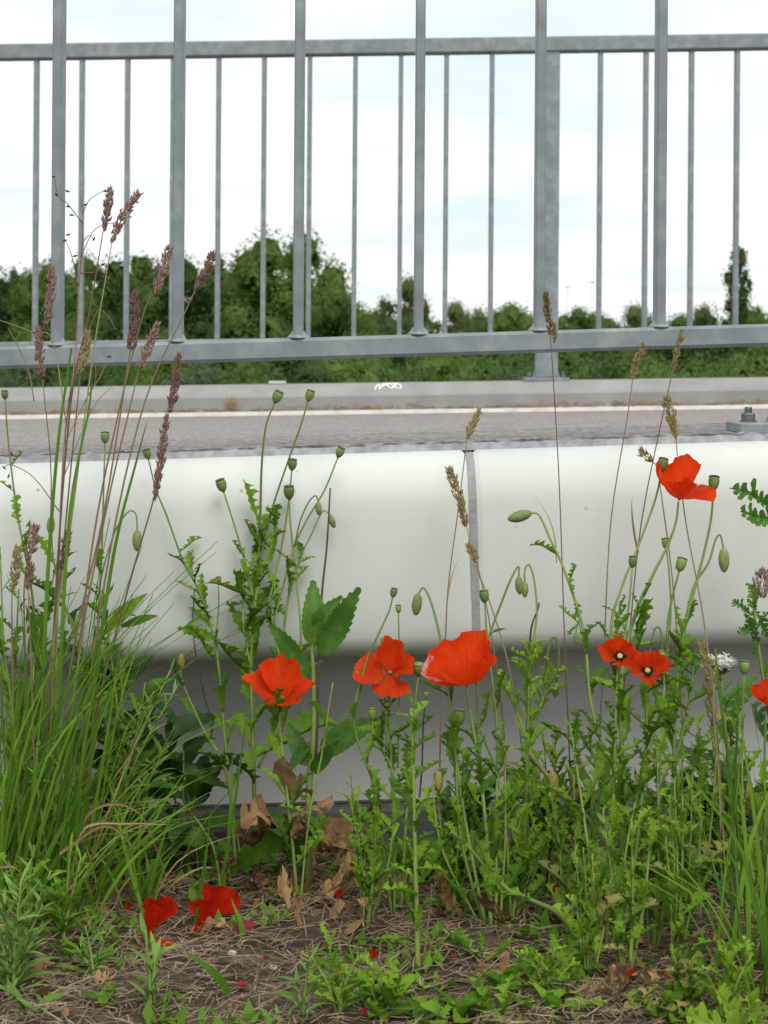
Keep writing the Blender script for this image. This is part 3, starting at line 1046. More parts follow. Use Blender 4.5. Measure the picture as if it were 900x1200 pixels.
# ------------------------------------------------------------------ leaf, blade and flower shapes
def poppy_leaf(name, seed, mat, lobes=6, wid=0.24, droop=0.35, fine=1.0, crumple=0.0):
    """deeply cut feathery leaf, one unit long"""
    r = random.Random(seed)
    v, f = [], []
    n = lobes + 1

    def zc(y, x=0.0):
        return 0.10 * y - droop * y * y + 0.75 * abs(x) + 0.03 * math.sin(y * 8 + seed * 1.7)

    def sxc(y):
        return 0.06 * math.sin(y * 3 + seed) - 0.06 * math.sin(seed)
    for i in range(n + 1):
        y = i / n
        w = 0.012 + 0.034 * math.sin(math.pi * min(1, y * 0.85 + 0.08))
        if i == n:
            w = 0.004
        for s in (-1, 0, 1):
            v.append(Vector((sxc(y) + s * w, y, zc(y, s * w) - (0.010 if s == 0 else 0))))
    for i in range(n):
        for k in (0, 1):
            f.append((i * 3 + k, i * 3 + k + 1, i * 3 + 4 + k, i * 3 + 3 + k))
    for i in range(1, n):
        for s in (-1, 1):
            y = i / n + r.uniform(-0.045, 0.045)
            ln = wid * math.sin(math.pi * (0.20 + 0.66 * y)) * r.uniform(0.45, 1.3) * (0.5 if y < 0.2 else 1)
            hw = 0.040 * r.uniform(0.8, 1.2) + 0.006 * (8 - min(8, lobes))
            bx = sxc(y) + s * 0.014
            fwd = r.uniform(0.6, 1.5)
            dv = Vector((s, fwd, 0)).normalized()
            pv = Vector((-s * fwd, 1, 0)).normalized()
            a0 = Vector((bx, y - hw, 0))
            a1 = Vector((bx, y + hw, 0))
            c = Vector((bx, y, 0))
            m0 = c + dv * ln * 0.50 - pv * hw * 0.95
            m1 = c + dv * ln * 0.45 + pv * hw * 0.85
            tip = c + dv * ln
            t0 = c + dv * ln * 0.86 - pv * hw * (1.9 * fine)
            t1 = c + dv * ln * 0.74 + pv * hw * 1.5 * fine
            bi = len(v)
            for q in (a0, a1, m0, m1, tip, t0, t1):
                q.z = zc(q.y, q.x - sxc(y)) + r.uniform(-0.012, 0.012)
                v.append(q)
            fl = [(bi, bi + 2, bi + 3, bi + 1), (bi + 2, bi + 4, bi + 3), (bi + 2, bi + 5, bi + 4), (bi + 3, bi + 4, bi + 6)]
            f.extend([q if s > 0 else tuple(reversed(q)) for q in fl])
    if crumple:
        for q in v:
            q.z += crumple * (math.sin(q.y * 9 + seed) * 0.6 + math.sin(q.x * 17 + q.y * 6) * 0.5)
            q.x += crumple * 0.4 * math.sin(q.y * 7 + seed * 2)
    return mk(name, v, f, mat, True)


def broad_leaf(name, seed, mat, wid=0.22, teeth=9, tdepth=0.05, droop=0.3, base=0.2, lobed=0.0):
    """undivided leaf with a toothed edge and a sunken midrib"""
    r = random.Random(seed)
    v, f = [], []
    n = teeth * 2
    for i in range(n + 1):
        y = i / n
        w = wid * (math.sin(math.pi * (base * 0.35 + (1 - base * 0.35) * y ** 0.85)) ** 0.75 if y < 1 else 0.02)
        w = max(w, 0.012)
        if y < 0.12:
            w = max(0.014, w * y / 0.12)
        if lobed:
            w *= 1 - lobed * (0.5 + 0.5 * math.cos(y * math.pi * 2 * 4.5))
        k = tdepth * (1 if i % 2 else -0.6) * r.uniform(0.6, 1.3) if 0 < i < n else 0
        z0 = 0.12 * y - droop * y * y + 0.02 * math.sin(y * 9 + seed)
        for s in (-1, -0.5, 0, 0.5, 1):
            ww = (w + (k if abs(s) == 1 else 0)) * s
            zz = z0 + abs(s) ** 1.2 * w * 0.40 + r.uniform(-0.008, 0.008) - (0.012 if s == 0 else 0)
            v.append(Vector((ww + 0.03 * math.sin(y * 2.5 + seed), y + (0.03 * abs(s) if i % 2 else 0), zz)))
    for i in range(n):
        for k in range(4):
            f.append((i * 5 + k, i * 5 + k + 1, i * 5 + 6 + k, i * 5 + 5 + k))
    return mk(name, v, f, mat, True)


def lance_leaf(name, seed, mat, wid=0.08, droop=0.4):
    v, f = [], []
    n = 6
    for i in range(n + 1):
        y = i / n
        w = max(0.006, wid * math.sin(math.pi * (0.10 + 0.88 * y)))
        z0 = 0.15 * y - droop * y * y
        for s in (-1, 0, 1):
            v.append(Vector((w * s + 0.03 * math.sin(3 * y + seed), y, z0 + abs(s) * w * 0.45)))
    for i in range(n):
        for k in (0, 1):
            f.append((i * 3 + k, i * 3 + k + 1, i * 3 + 4 + k, i * 3 + 3 + k))
    return mk(name, v, f, mat, True)


def blade_mesh(name, seed, mat, droop=0.3, kink=0.0):
    """grass blade, unit long, unit wide in x (scaled when placed)"""
    v, f = [], []
    n = 9
    for i in range(n + 1):
        y = i / n
        w = 0.5 * (0.75 + 0.25 * math.sin(math.pi * y)) * (1 - y ** 2.6) + 0.02
        ang = droop * y * y
        yy = y - droop * droop * 0.35 * y ** 3
        z0 = -droop * 0.75 * y ** 2.4
        if kink and y > 0.6:
            z0 -= kink * (y - 0.6)
            yy -= kink * 0.4 * (y - 0.6)
        sx = 1.6 * math.sin(y * 2.3 + seed) - 1.6 * math.sin(seed)
        for s in (-1, 0, 1):
            v.append(Vector((w * s + sx, yy, z0 - (0.002 if s == 0 else 0))))
    for i in range(n):
        for k in (0, 1):
            f.append((i * 3 + k, i * 3 + k + 1, i * 3 + 4 + k, i * 3 + 3 + k))
    return mk(name, v, f, mat, True)


LV = {
    'poppy': [poppy_leaf('leaf', 1 + i, M['poppy_leaf'], 5 + i % 3, 0.15 + 0.035 * (i % 3), -0.15 + 0.2 * (i % 4)) for i in range(12)],
    'lime': [poppy_leaf('leaf', 21 + i, M['lime_leaf'], 5 + i % 2, 0.17 + 0.03 * (i % 3), -0.05 + 0.17 * (i % 4)) for i in range(6)],
    'yellowing': [poppy_leaf('leaf', 31 + i, M['yellow_leaf'], 5, 0.22, 0.35 + 0.2 * i) for i in range(2)],
    'tansy': [poppy_leaf('leaf', 41 + i, M['broad_leaf'], 9, 0.25, 0.15 + 0.12 * i, 0.7) for i in range(3)],
    'lime_fern': [poppy_leaf('leaf', 47 + i, M['lime_leaf'], 9, 0.20, 0.1, 0.5) for i in range(2)],
    'broad': [broad_leaf('leaf', 51 + i, M['broad_leaf'], 0.15 + 0.02 * i, 11, 0.012, 0.12 + 0.15 * i) for i in range(4)],
    'bright_broad': [broad_leaf('leaf', 57 + i, M['poppy_leaf'], 0.17, 8, 0.04, 0.35 + 0.1 * i, lobed=0.35) for i in range(2)],
    'dark': [broad_leaf('leaf', 61 + i, M['dark_leaf'], 0.26, 6, 0.02, 0.2 + 0.2 * i) for i in range(3)],
    'oval': [broad_leaf('leaf', 66 + i, M['poppy_leaf'], 0.24, 4, 0.012, 0.15 + 0.15 * i) for i in range(3)],
    'lance': [lance_leaf('leaf', 71 + i, M['poppy_leaf'], 0.075, 0.15 + 0.2 * i) for i in range(3)],
    'grey_lance': [lance_leaf('leaf', 76 + i, M['grey_leaf'], 0.085, 0.1 + 0.2 * i) for i in range(3)],
    'dead': [poppy_leaf('dry_leaf', 81 + i, M['dead_leaf'], 4, 0.30, 0.5 - 0.4 * i, 0.8, 0.10 + 0.05 * i) for i in range(4)] + [poppy_leaf('dry_leaf', 91 + i, M['dead_leaf'], 6, 0.24, -0.4 - 0.3 * i, 1.0, 0.16) for i in range(3)],
}
BL = [blade_mesh('blade', i * 1.7, M['grass'], 0.08 + 0.16 * i, 0.5 if i in (1, 3) else 0.0) for i in range(6)]
DBL = [blade_mesh('dry_blade', i * 2.1, M['dry_grass'], 0.4 + 0.3 * i, 0.3 * i) for i in range(3)]


def leaf_at(kindname, parent, p, d, L0, rg, up=None, name='leaf', wx=1.0):
    me = LV[kindname][rg.randrange(len(LV[kindname]))]
    if up is None:
        up = Vector((rg.gauss(0, 0.35), rg.gauss(-0.25, 0.35), 1))
    return inst(name, me, parent, frame(p, d, up, L0 * wx, L0, L0))


def capsule(parent, p, d, s, ripe=False):
    """urn-shaped seed head with its flat ribbed disc; s = length in metres"""
    m = zframe(p, d, s)
    b = B()
    b.lathe([(0.08, -0.06), (0.12, 0.0), (0.20, 0.06), (0.31, 0.22), (0.37, 0.45), (0.385, 0.65), (0.35, 0.80), (0.28, 0.86)], 10, m)
    o = part('seed_capsule', b.v, b.f, M['capsule'], parent)
    b = B()
    b.lathe([(0.27, 0.84), (0.37, 0.87), (0.385, 0.90), (0.28, 0.96), (0.10, 1.0)], 12, m)
    part('stigma_disc', b.v, b.f, M['cap_dark'] if ripe else M['capsule'], o)
    return o


def bud(parent, p, d, s, mat='bud'):
    m = zframe(p, d, s)
    b = B()
    b.lathe([(0.05, -0.03), (0.13, 0.03), (0.20, 0.18), (0.235, 0.42), (0.22, 0.65), (0.145, 0.86), (0.05, 0.98)], 9, m)
    o = part('flower_bud', b.v, b.f, M[mat], parent)
    r = random.Random(int(abs(p[0]) * 1e5))
    b = B()
    for i in range(46):
        z = r.uniform(0.05, 0.92)
        a = r.uniform(0, 6.28)
        rr = 0.29 * math.sin(math.pi * (0.12 + 0.82 * z)) ** 0.6
        q = Vector((math.cos(a) * rr, math.sin(a) * rr, z))
        e = q + Vector((math.cos(a) * 0.12, math.sin(a) * 0.12, 0.06))
        t = Vector((-math.sin(a), math.cos(a), 0)) * 0.010
        b.add([m @ (q - t), m @ (q + t), m @ e], [(0, 1, 2)])
    kind(part('bud_hairs', b.v, b.f, M['bud'], o), 'stuff')
    return o


def V3(a):
    """view-aligned vector: right, up, towards the viewer"""
    return RIGHT * a[0] + UP * a[1] - FWD * a[2]


def petal(parent, m, az, e0, curl, ln, fan, seed, mat='petal', ruf=1.0, name='petal'):
    """fan-shaped crinkled petal lying on a bowl about local +Z"""
    r = random.Random(seed)
    NU, NV = 22, 11
    v, f, rim, vein = [], [], [], []
    ph = [r.uniform(0, 6.28) for _ in range(6)]
    for j in range(NV + 1):
        t = j / NV
        for i in range(NU + 1):
            u = -1 + 2 * i / NU
            edge = 1 - 0.17 * u * u * u * u - 0.05 * abs(u) + 0.04 * ruf * math.sin(u * 5 + ph[0]) + 0.025 * ruf * math.sin(u * 13 + ph[1]) + 0.012 * ruf * math.sin(u * 29 + ph[5])
            rr = t * edge
            ang = u * fan * (0.55 + 0.45 * t ** 0.5)
            x = z = 0.0
            K = 6
            for k in range(K):
                tt = rr * (k + 0.5) / K
                e = e0 + curl * tt
                x += math.cos(e) * rr / K
                z += math.sin(e) * rr / K
            dz = ruf * (0.085 * math.sin(u * 4.2 + ph[2]) * t * t + 0.045 * math.sin(u * 9 + ph[3] + t * 3) * t ** 3 + 0.03 * math.sin(t * 6 + ph[4]) * t)
            e = e0 + curl * rr
            x += -math.sin(e) * dz
            z += math.cos(e) * dz
            a = az + ang
            v.append(m @ (Vector((math.cos(a) * x, math.sin(a) * x, z)) * ln))
            rim.append(max(0.0, (t - 0.6) / 0.4))
            vein.append((u * 3.0 + seed, t, 0.0))
    for j in range(NV):
        for i in range(NU):
            q = j * (NU + 1) + i
            f.append((q, q + 1, q + NU + 2, q + NU + 1))
    o = part(name, v, f, M[mat], parent)
    at = o.data.attributes.new('rim', 'FLOAT', 'POINT')
    at.data.foreach_set('value', rim)
    at = o.data.attributes.new('vein', 'FLOAT_VECTOR', 'POINT')
    at.data.foreach_set('vector', [c for q in vein for c in q])
    return o


def flower(parent, x, y, d, axis, petals, rpx, seed, mat='petal', heart=True):
    """poppy bloom: green ovary, dark stamens, crinkled petals"""
    p = P(x, y, d)
    z = V3(axis).normalized()
    xx = RIGHT - z * RIGHT.dot(z)
    xx.normalize()
    yy = z.cross(xx)
    m = Matrix.Identity(4)
    for i in range(3):
        m[i][0], m[i][1], m[i][2], m[i][3] = xx[i], yy[i], z[i], p[i]
    R = rpx / FPX * d
    b = B()
    s = R * (0.155 if heart else 0.08)
    b.lathe([(0.3 * s, -0.3 * s), (0.55 * s, 0.2 * s), (0.62 * s, 0.9 * s), (0.75 * s, 1.2 * s), (0.5 * s, 1.35 * s)], 10, m)
    hd = part('flower_head', b.v, b.f, M['yellow'] if heart else M['capsule'], parent)
    if heart:
        r = random.Random(seed)
        b = B()
        for i in range(46):
            a = r.uniform(0, 6.28)
            q = Vector((math.cos(a) * r.uniform(0.7, 1.7), math.sin(a) * r.uniform(0.7, 1.7), r.uniform(0.7, 1.25))) * s
            b.tube([m @ (Vector((math.cos(a) * 0.3, math.sin(a) * 0.3, 0)) * s), m @ q], 0.00025, 3, False)
            b.lathe([(0.0003, -0.0009), (0.0009, 0), (0.0003, 0.0009)], 4, Matrix.Translation(m @ q))
        kind(part('stamens', b.v, b.f, M['black'], hd), 'stuff')
    for i, (az, e0, curl, ln, fan) in enumerate(petals):
        petal(hd, m, rad(az), rad(e0), rad(curl), R * ln, rad(fan), seed * 10 + i, ruf=1.35, mat=mat if mat == 'petal' or 120 < az < 200 else 'petal')
    return hd


def seed_head(parent, a, c, w, mat, seed, dens=1.0, lumpy=0.6, name='seed_head', bend=None):
    """grass seed head built of little spikelets between points a (foot) and c (tip)"""
    r = random.Random(seed)
    ax = c - a
    ln = ax.length
    mid = (a + c) / 2 + (bend or Vector((0, 0, 0)))
    path = crv([a, mid, c], 6)
    b = B()
    b.tube(path, 0.0005, 3, False)
    n = int(max(14, ln / 0.00062 * dens))
    ph = r.uniform(0, 6)
    for i in range(n):
        t = r.random() ** 0.9
        k = t * (len(path) - 1)
        i0 = min(int(k), len(path) - 2)
        p = path[i0].lerp(path[i0 + 1], k - i0)
        ad = (path[i0 + 1] - path[i0]).normalized()
        lump = 1 - lumpy * (0.5 + 0.5 * math.sin(t * 19 + ph)) * (1 - t * 0.6)
        ww = w * 0.5 * math.sin(math.pi * (0.10 + 0.84 * t)) ** 0.55 * lump
        s = ad.orthogonal().normalized()
        s = Matrix.Rotation(r.uniform(0, 6.28), 3, ad) @ s
        q = p + s * ww * r.uniform(0.25, 1.0)
        dr = (ad + s * r.uniform(0.15, 0.8)).normalized()
        l = r.uniform(0.0034, 0.0058) * min(1.2, w / 0.011 + 0.25)
        wd = l * 0.22
        o1 = dr.orthogonal().normalized() * wd
        o2 = dr.cross(o1)
        b.add([q - dr * l * 0.4, q + o1, q - o1 * 0.5 + o2 * 0.87, q - o1 * 0.5 - o2 * 0.87, q + dr * l * 0.75],
              [(0, 2, 1), (0, 3, 2), (0, 1, 3), (4, 1, 2), (4, 2, 3), (4, 3, 1)])
    return part(name, b.v, b.f, M[mat], parent, smooth=False)


def stem_curve(pts, depth):
    return crv([P(x, y, depth(x, y)) for x, y in pts], 5)


def stem(parent, q, r0, r1, mat='stem', name='stem', sides=6):
    n = len(q)
    b = B()
    b.tube(q, [r0 + (r1 - r0) * i / (n - 1) for i in range(n)], sides)
    return part(name, b.v, b.f, M[mat], parent)


def hairs(parent, q, seed, n=70, ln=0.003):
    r = random.Random(seed)
    b = B()
    for i in range(n):
        k = r.uniform(0, len(q) - 1.001)
        i0 = int(k)
        p = q[i0].lerp(q[i0 + 1], k - i0)
        t = (q[i0 + 1] - q[i0]).normalized()
        s = Matrix.Rotation(r.uniform(0, 6.28), 3, t) @ t.orthogonal().normalized()
        b.add([p - t * 0.00018, p + t * 0.00018, p + s * ln * r.uniform(0.6, 1)], [(0, 1, 2)])
    kind(part('stem_hairs', b.v, b.f, M['bud'], parent), 'stuff')


def along(q, t):
    k = t * (len(q) - 1)
    i = min(int(k), len(q) - 2)
    return q[i].lerp(q[i + 1], k - i), (q[i + 1] - q[i]).normalized()


class Plant:
    def __init__(s, name, label, cat, base, seed, group=None, lean=0.0, dmin=None):
        s.p, s.d = G(*base)
        if s.p.y > 1.86:
            s.p, s.d = P(base[0], base[1], 1.86), 1.86
        s.p.z = ground_z(s.p.x, s.p.y)
        s.base = base
        s.lean = lean
        s.rg = random.Random(seed)
        s.root = thing(name, label, cat, s.p, group)
        s.n = 0

    def depth(s, x, y):
        d = s.d + s.lean * (s.base[1] - y) / 500.0
        return min(d, 1.785) if y < 1010 else d

    def stem(s, pts, r=(1.6, 1.0), mat='stem', end=None, size=16, leaves=0, lk='poppy', ll=(50, 80), t=(0.05, 0.75), from_ground=True, hair=False, aim=None, ripe=False, el=(35, 72), name='stem', budmat='bud'):
        """pts run from the foot up; r in mm; ll = leaf length in picture pixels at the plant"""
        s.n += 1
        q = [P(x, y, s.depth(x, y)) for x, y in pts]
        if from_ground:
            q[0] = s.p + Vector((q[0].x - s.p.x, s.rg.uniform(-0.012, 0.012), 0))
            q[0].z = ground_z(q[0].x, q[0].y) - 0.004
        q = crv(q, 5)
        so = stem(s.root, q, r[0] / 1000, r[1] / 1000, mat, name)
        if hair:
            hairs(so, q, s.n * 7 + int(pts[0][0]), 110)
        tip, td = q[-1], (q[-1] - q[-2]).normalized()
        px = s.d / FPX
        if end == 'cap':
            capsule(s.root, tip, td if aim is None else V3(aim), size * px, ripe)
        elif end == 'bud':
            bud(s.root, tip, td if aim is None else V3(aim), size * px, budmat)
        ph = s.rg.uniform(0, 6.28)
        for i in range(leaves):
            tt = t[0] + (t[1] - t[0]) * (i + s.rg.uniform(0.1, 0.9)) / leaves
            p, ad = along(q, tt)
            a = ph + i * 2.4 + s.rg.gauss(0, 0.3)
            side = Vector((math.cos(a), math.sin(a) * (1.0 if math.sin(a) < 0 else 0.5), 0))
            e = rad(s.rg.uniform(*el))
            dr = side * math.cos(e) + ad * math.sin(e)
            L0 = s.rg.choice((0.55, 0.75, 0.9, 1.0, 1.15)) * s.rg.uniform(*ll) * px * (1.15 - 0.5 * (tt - t[0]) / max(0.01, t[1] - t[0]))
            k = lk if isinstance(lk, str) else s.rg.choice(lk)
            leaf_at(k, s.root, p, dr, L0, s.rg, ad * 0.6 + Vector((0, -0.35, 0.6)))
        return q

    def leaf(s, pts, kindname, up=None, wx=1.0):
        """one leaf from foot to tip in picture coordinates"""
        a, c = P(pts[0][0], pts[0][1], s.depth(*pts[0])), P(pts[1][0], pts[1][1], s.depth(*pts[1]) - s.rg.uniform(0.0, 0.03))
        leaf_at(kindname, s.root, a, c - a, (c - a).length * 1.04, s.rg, up if up is not None else Vector((s.rg.gauss(0, .3), -1, 0.5)), wx=wx)

    def rosette(s, n, lk, ll, el=(10, 45), spread=18):
        px = s.d / FPX
        for i in range(n):
            a = i * 2.4 + s.rg.uniform(0, 0.6)
            e = rad(s.rg.uniform(*el))
            dr = Vector((math.cos(a) * math.cos(e), math.sin(a) * math.cos(e) * 0.8, math.sin(e)))
            p = s.p + Vector((s.rg.gauss(0, spread) * px * 0.5, s.rg.gauss(0, spread) * px * 0.3, 0))
            p.z = ground_z(p.x, p.y) + 0.001
            k = lk if isinstance(lk, str) else s.rg.choice(lk)
            leaf_at(k, s.root, p, dr, s.rg.uniform(*ll) * px, s.rg)

# ------------------------------------------------------------------ poppies
PG = 'wild poppies in front of the wall'
# left, inside the tall grass
a = Plant('poppy_plant', 'poppy with capsules and a hooked bud rising inside the tall grass at the left', 'poppy', (95, 1045), 11, PG, 0.14)
a.stem([(95, 1045), (106, 900), (112, 780), (119, 650), (123, 519)], (2.0, 0.9), end='cap', size=15, leaves=12, ll=(60, 95), t=(0.1, 0.72))
a.stem([(118, 680), (124, 655), (136, 620), (150, 600), (159, 602), (161, 622)], (1.1, 0.8), from_ground=False, end='bud', size=26, aim=(0.0, -1, 0.1))
a.stem([(100, 800), (86, 740), (70, 690), (62, 650), (60, 606)], (1.4, 0.8), from_ground=False, end='bud', size=22, aim=(0, -1, 0.2), leaves=5, ll=(40, 70))
a.stem([(60, 1050), (52, 860), (38, 700), (20, 600), (10, 520), (6, 468)], (1.8, 0.8), end='cap', size=12, leaves=8, ll=(60, 85), t=(0.15, 0.75), ripe=True)
a.stem([(112, 760), (130, 730), (150, 712), (160, 703)], (1.2, 0.8), from_ground=False, leaves=3, ll=(40, 55))
a.leaf([(142, 732), (184, 724)], 'lance', wx=1.6)
a.leaf([(120, 740), (172, 700)], 'lance', wx=1.4)

b_ = Plant('poppy_plant', 'slim poppy with a leaning capsule crossing the plum grass head left of centre', 'poppy', (277, 1010), 12, PG, 0.1)
b_.stem([(277, 1010), (270, 930), (262, 850), (256, 780), (246, 730), (232, 690), (214, 656), (196, 606), (183, 574), (174, 538)], (2.0, 0.8), end='cap', size=13, leaves=15, ll=(40, 64), t=(0.12, 0.70), ripe=True)
b_.stem([(252, 752), (256, 715), (256, 684)], (0.9, 0.7), from_ground=False, end='cap', size=9, ripe=True)
b_.stem([(246, 840), (236, 800), (226, 740), (228, 690)], (0.8, 0.6), from_ground=False, mat='dark_stem')
b_.stem([(285, 990), (262, 900), (236, 850), (214, 800), (212, 784)], (1.2, 0.8), end='bud', size=19, aim=(0.05, 1, 0), leaves=5, ll=(40, 60), budmat='yellow_pod')
b_.leaf([(250, 750), (216, 736)], 'bright_broad')

c_ = Plant('poppy_plant', 'tall poppy cluster with eight capsules and drooping buds above the white beam', 'poppy', (303, 1022), 13, PG, 0.13)
main = [(303, 1022), (298, 930), (296, 850), (294, 780), (298, 720), (303, 660)]
c_.stem(main + [(305, 600), (307, 540), (312, 498), (322, 472)], (2.6, 0.9), end='cap', size=17, leaves=16, ll=(55, 90), t=(0.1, 0.66), hair=True)
c_.stem([(303, 668), (318, 600), (336, 545), (352, 500), (361, 470)], (1.2, 0.9), from_ground=False, end='cap', size=15)
c_.stem([(312, 720), (330, 640), (338, 590), (342, 551)], (1.2, 0.9), from_ground=False, end='cap', size=15, ripe=True)
c_.stem([(353, 800), (352, 730), (345, 660), (340, 610), (339, 585)], (1.3, 0.9), from_ground=False, end='cap', size=18, ripe=True)
c_.stem([(318, 740), (342, 650), (358, 612), (380, 575), (396, 536)], (1.2, 0.9), from_ground=False, end='cap', size=14, ripe=True)
c_.stem([(300, 720), (290, 670), (276, 620), (262, 576)], (1.3, 0.9), from_ground=False, end='cap', size=17, ripe=True, leaves=3, ll=(35, 50), t=(0, 0.4))
c_.stem([(345, 640), (352, 610), (362, 588), (370, 581), (373, 588)], (0.9, 0.7), from_ground=False, end='bud', size=17, aim=(0.05, -1, 0.1))
c_.stem([(350, 655), (364, 628), (374, 606), (380, 598), (386, 603)], (0.9, 0.7), from_ground=False, end='bud', size=18, aim=(0.4, -1, 0.1))
c_.stem([(330, 760), (338, 700), (350, 660), (356, 645)], (1.6, 0.9), from_ground=False, leaves=7, ll=(40, 70), t=(0.1, 1.0))
c_.stem([(296, 760), (300, 700), (318, 640), (326, 612)], (1.6, 0.9), from_ground=False, leaves=8, ll=(40, 60), t=(0.1, 1.0))
c_.stem([(298, 800), (286, 740), (285, 690), (287, 640)], (1.2, 0.7), from_ground=False, leaves=6, ll=(35, 60), t=(0.1, 1.0))
c_.stem([(302, 900), (326, 850), (330, 790), (318, 720), (322, 690)], (1.6, 0.7), from_ground=False, leaves=9, lk=('poppy', 'lime'), ll=(45, 75), t=(0.1, 1.0))

# coarse thistle-like weed with big undivided leaves
e = Plant('sow_thistle', 'coarse weed with large toothed dark green leaves beside the leftmost poppy bloom', 'weed', (362, 1032), 14, None, 0.1)
e.stem([(362, 1032), (362, 930), (368, 850), (366, 770), (362, 700)], (4.2, 1.6), mat='stem')
e.stem([(370, 900), (373, 800), (377, 700), (383, 640), (387, 572)], (1.6, 0.9), mat='dark_stem', from_ground=False)
for pp, k in (([(372, 770), (420, 692)], 'broad'), ([(366, 760), (372, 688)], 'broad'), ([(360, 800), (318, 735)], 'broad'),
              ([(372, 885), (440, 842)], 'broad'), ([(360, 965), (272, 1018)], 'bright_broad'), ([(360, 985), (300, 945)], 'broad'),
              ([(362, 900), (340, 850)], 'broad'), ([(362, 960), (404, 1000)], 'bright_broad'), 
              ([(360, 940), (330, 905)], 'poppy'), ([(364, 905), (396, 870)], 'broad'), ([(366, 745), (392, 705)], 'broad'), ([(364, 870), (338, 905)], 'broad')):
    e.leaf(pp, k, wx=1.0)
for pp in ([(350, 1010), (342, 970)], [(345, 1000), (352, 985)], [(292, 880), (294, 900)]):
    e.leaf(pp, 'oval', wx=1.2)
for i in range(6):
    an = e.rg.uniform(0, 6.28)
    dd = Vector((math.cos(an), -abs(math.sin(an)) * 0.8, -0.25))
    leaf_at('dead', e.root, e.p + Vector((0, 0, 0.045 + 0.01 * i)), dd, e.rg.uniform(0.05, 0.085), e.rg, name='withered_leaf')

# bloom 1
f1 = Plant('poppy_plant', 'poppy whose ragged bloom hangs in front of the coarse weed, leftmost open flower', 'poppy', (348, 1060), 15, PG, 0.06)
q = f1.stem([(348, 1060), (342, 980), (333, 900), (328, 850), (330, 816)], (1.8, 1.0), leaves=11, ll=(40, 64), t=(0.1, 0.85), hair=True)
flower(f1.root, 331, 822, f1.depth(330, 816), (-0.12, 0.93, 0.30), [(85, 28, 62, 1.05, 78), (170, 18, 40, 0.98, 66), (15, 12, 24, 0.82, 58), (-70, 14, 20, 0.72, 66)], 52, 1, heart=False)
f1.stem([(352, 1050), (362, 960), (378, 880), (384, 838), (390, 800)], (1.1, 0.8), leaves=4, ll=(40, 60))

# bloom 2
f2 = Plant('poppy_plant', 'poppy with the star-shaped orange red bloom left of the beam joint', 'poppy', (462, 1075), 16, PG, 0.1)
f2.stem([(462, 1075), (462, 980), (458, 880), (456, 820), (456, 796)], (1.8, 1.0), leaves=14, ll=(45, 70), t=(0.08, 0.75))
flower(f2.root, 457, 790, f2.depth(456, 790), (0.0, 0.80, 0.60), [(80, 34, 40, 1.15, 74), (172, 2, 4, 1.10, 60), (-80, -4, -20, 0.82, 64), (8, 18, 30, 0.86, 66)], 38, 2, heart=False)
f2.stem([(470, 1070), (476, 960), (484, 880), (487, 820), (490, 792)], (1.7, 1.2), end='cap', size=17, aim=(0.05, 1, 0.2), leaves=7, ll=(40, 60))
f2.stem([(455, 1070), (462, 920), (448, 880), (438, 858), (437, 844)], (1.3, 1.0), end='cap', size=15, leaves=5, ll=(40, 60))
f2.stem([(460, 1070), (440, 930), (415, 850), (428, 780), (446, 738), (456, 716), (460, 700)], (1.5, 0.8), end='cap', size=12, ripe=True, leaves=7, ll=(40, 62), t=(0.05, 0.5))
f2.stem([(466, 900), (468, 800), (467, 718)], (1.0, 0.7), from_ground=False, end='cap', size=10, ripe=True)
f2.stem([(455, 900), (450, 800), (449, 756)], (0.8, 0.6), from_ground=False, end='cap', size=9)
f2.stem([(472, 1060), (492, 930), (496, 850), (499, 818)], (1.0, 0.7), mat='dark_stem', end='cap', size=9, ripe=True)

# straight leafy shoot in front
g_ = Plant('poppy_plant', 'straight leafy poppy shoot standing nearest the viewer at mid picture', 'poppy', (490, 1150), 17, PG, 0.04)
g_.stem([(490, 1150), (488, 1060), (486, 980), (484, 900), (482, 830)], (2.4, 1.2), leaves=30, ll=(34, 56), t=(0.12, 1.0), hair=True, el=(20, 65))
g_.stem([(494, 1150), (498, 1110), (504, 1060), (506, 1035)], (1.3, 0.7), mat='twig')

# bloom 3
h_ = Plant('poppy_plant', 'poppy with the largest fan-shaped bloom with a pale edge beside the joint', 'poppy', (575, 1095), 18, PG, 0.1)
h_.stem([(575, 1095), (572, 1000), (562, 900), (552, 840), (546, 800)], (2.2, 1.2), leaves=14, ll=(45, 72), t=(0.08, 0.62), hair=True)
flower(h_.root, 547, 803, h_.depth(545, 798) - 0.035, (-0.16, 0.93, 0.30), [(85, 24, 50, 1.12, 80), (165, 16, 44, 1.0, 72), (15, 22, 44, 1.0, 66), (-95, 26, 52, 0.98, 78)], 58, 3, 'petal_pale', heart=False)
h_.stem([(570, 1085), (545, 960), (530, 850), (522, 780), (512, 730), (503, 700), (496, 689), (490, 696)], (1.7, 0.9), end='bud', size=27, aim=(-0.12, -1, 0.1), leaves=7, ll=(40, 60), t=(0.05, 0.38))
h_.stem([(580, 1080), (582, 960), (582, 850), (572, 760), (568, 706)], (1.6, 0.9), end='cap', size=16, leaves=8, ll=(40, 66), t=(0.05, 0.6))
h_.stem([(568, 1080), (540, 980), (535, 880), (537, 850)], (1.6, 1.2), end='cap', size=20, leaves=6, ll=(40, 60))
h_.stem([(565, 1080), (520, 1000), (508, 930), (514, 905)], (1.2, 1.0), end='bud', size=24, aim=(0, -1, 0.1), leaves=5, ll=(40, 60), budmat='yellow_pod')
h_.stem([(585, 1085), (592, 980), (591, 880), (588, 868)], (1.3, 1.0), end='cap', size=16, leaves=5, ll=(40, 60), ripe=True)
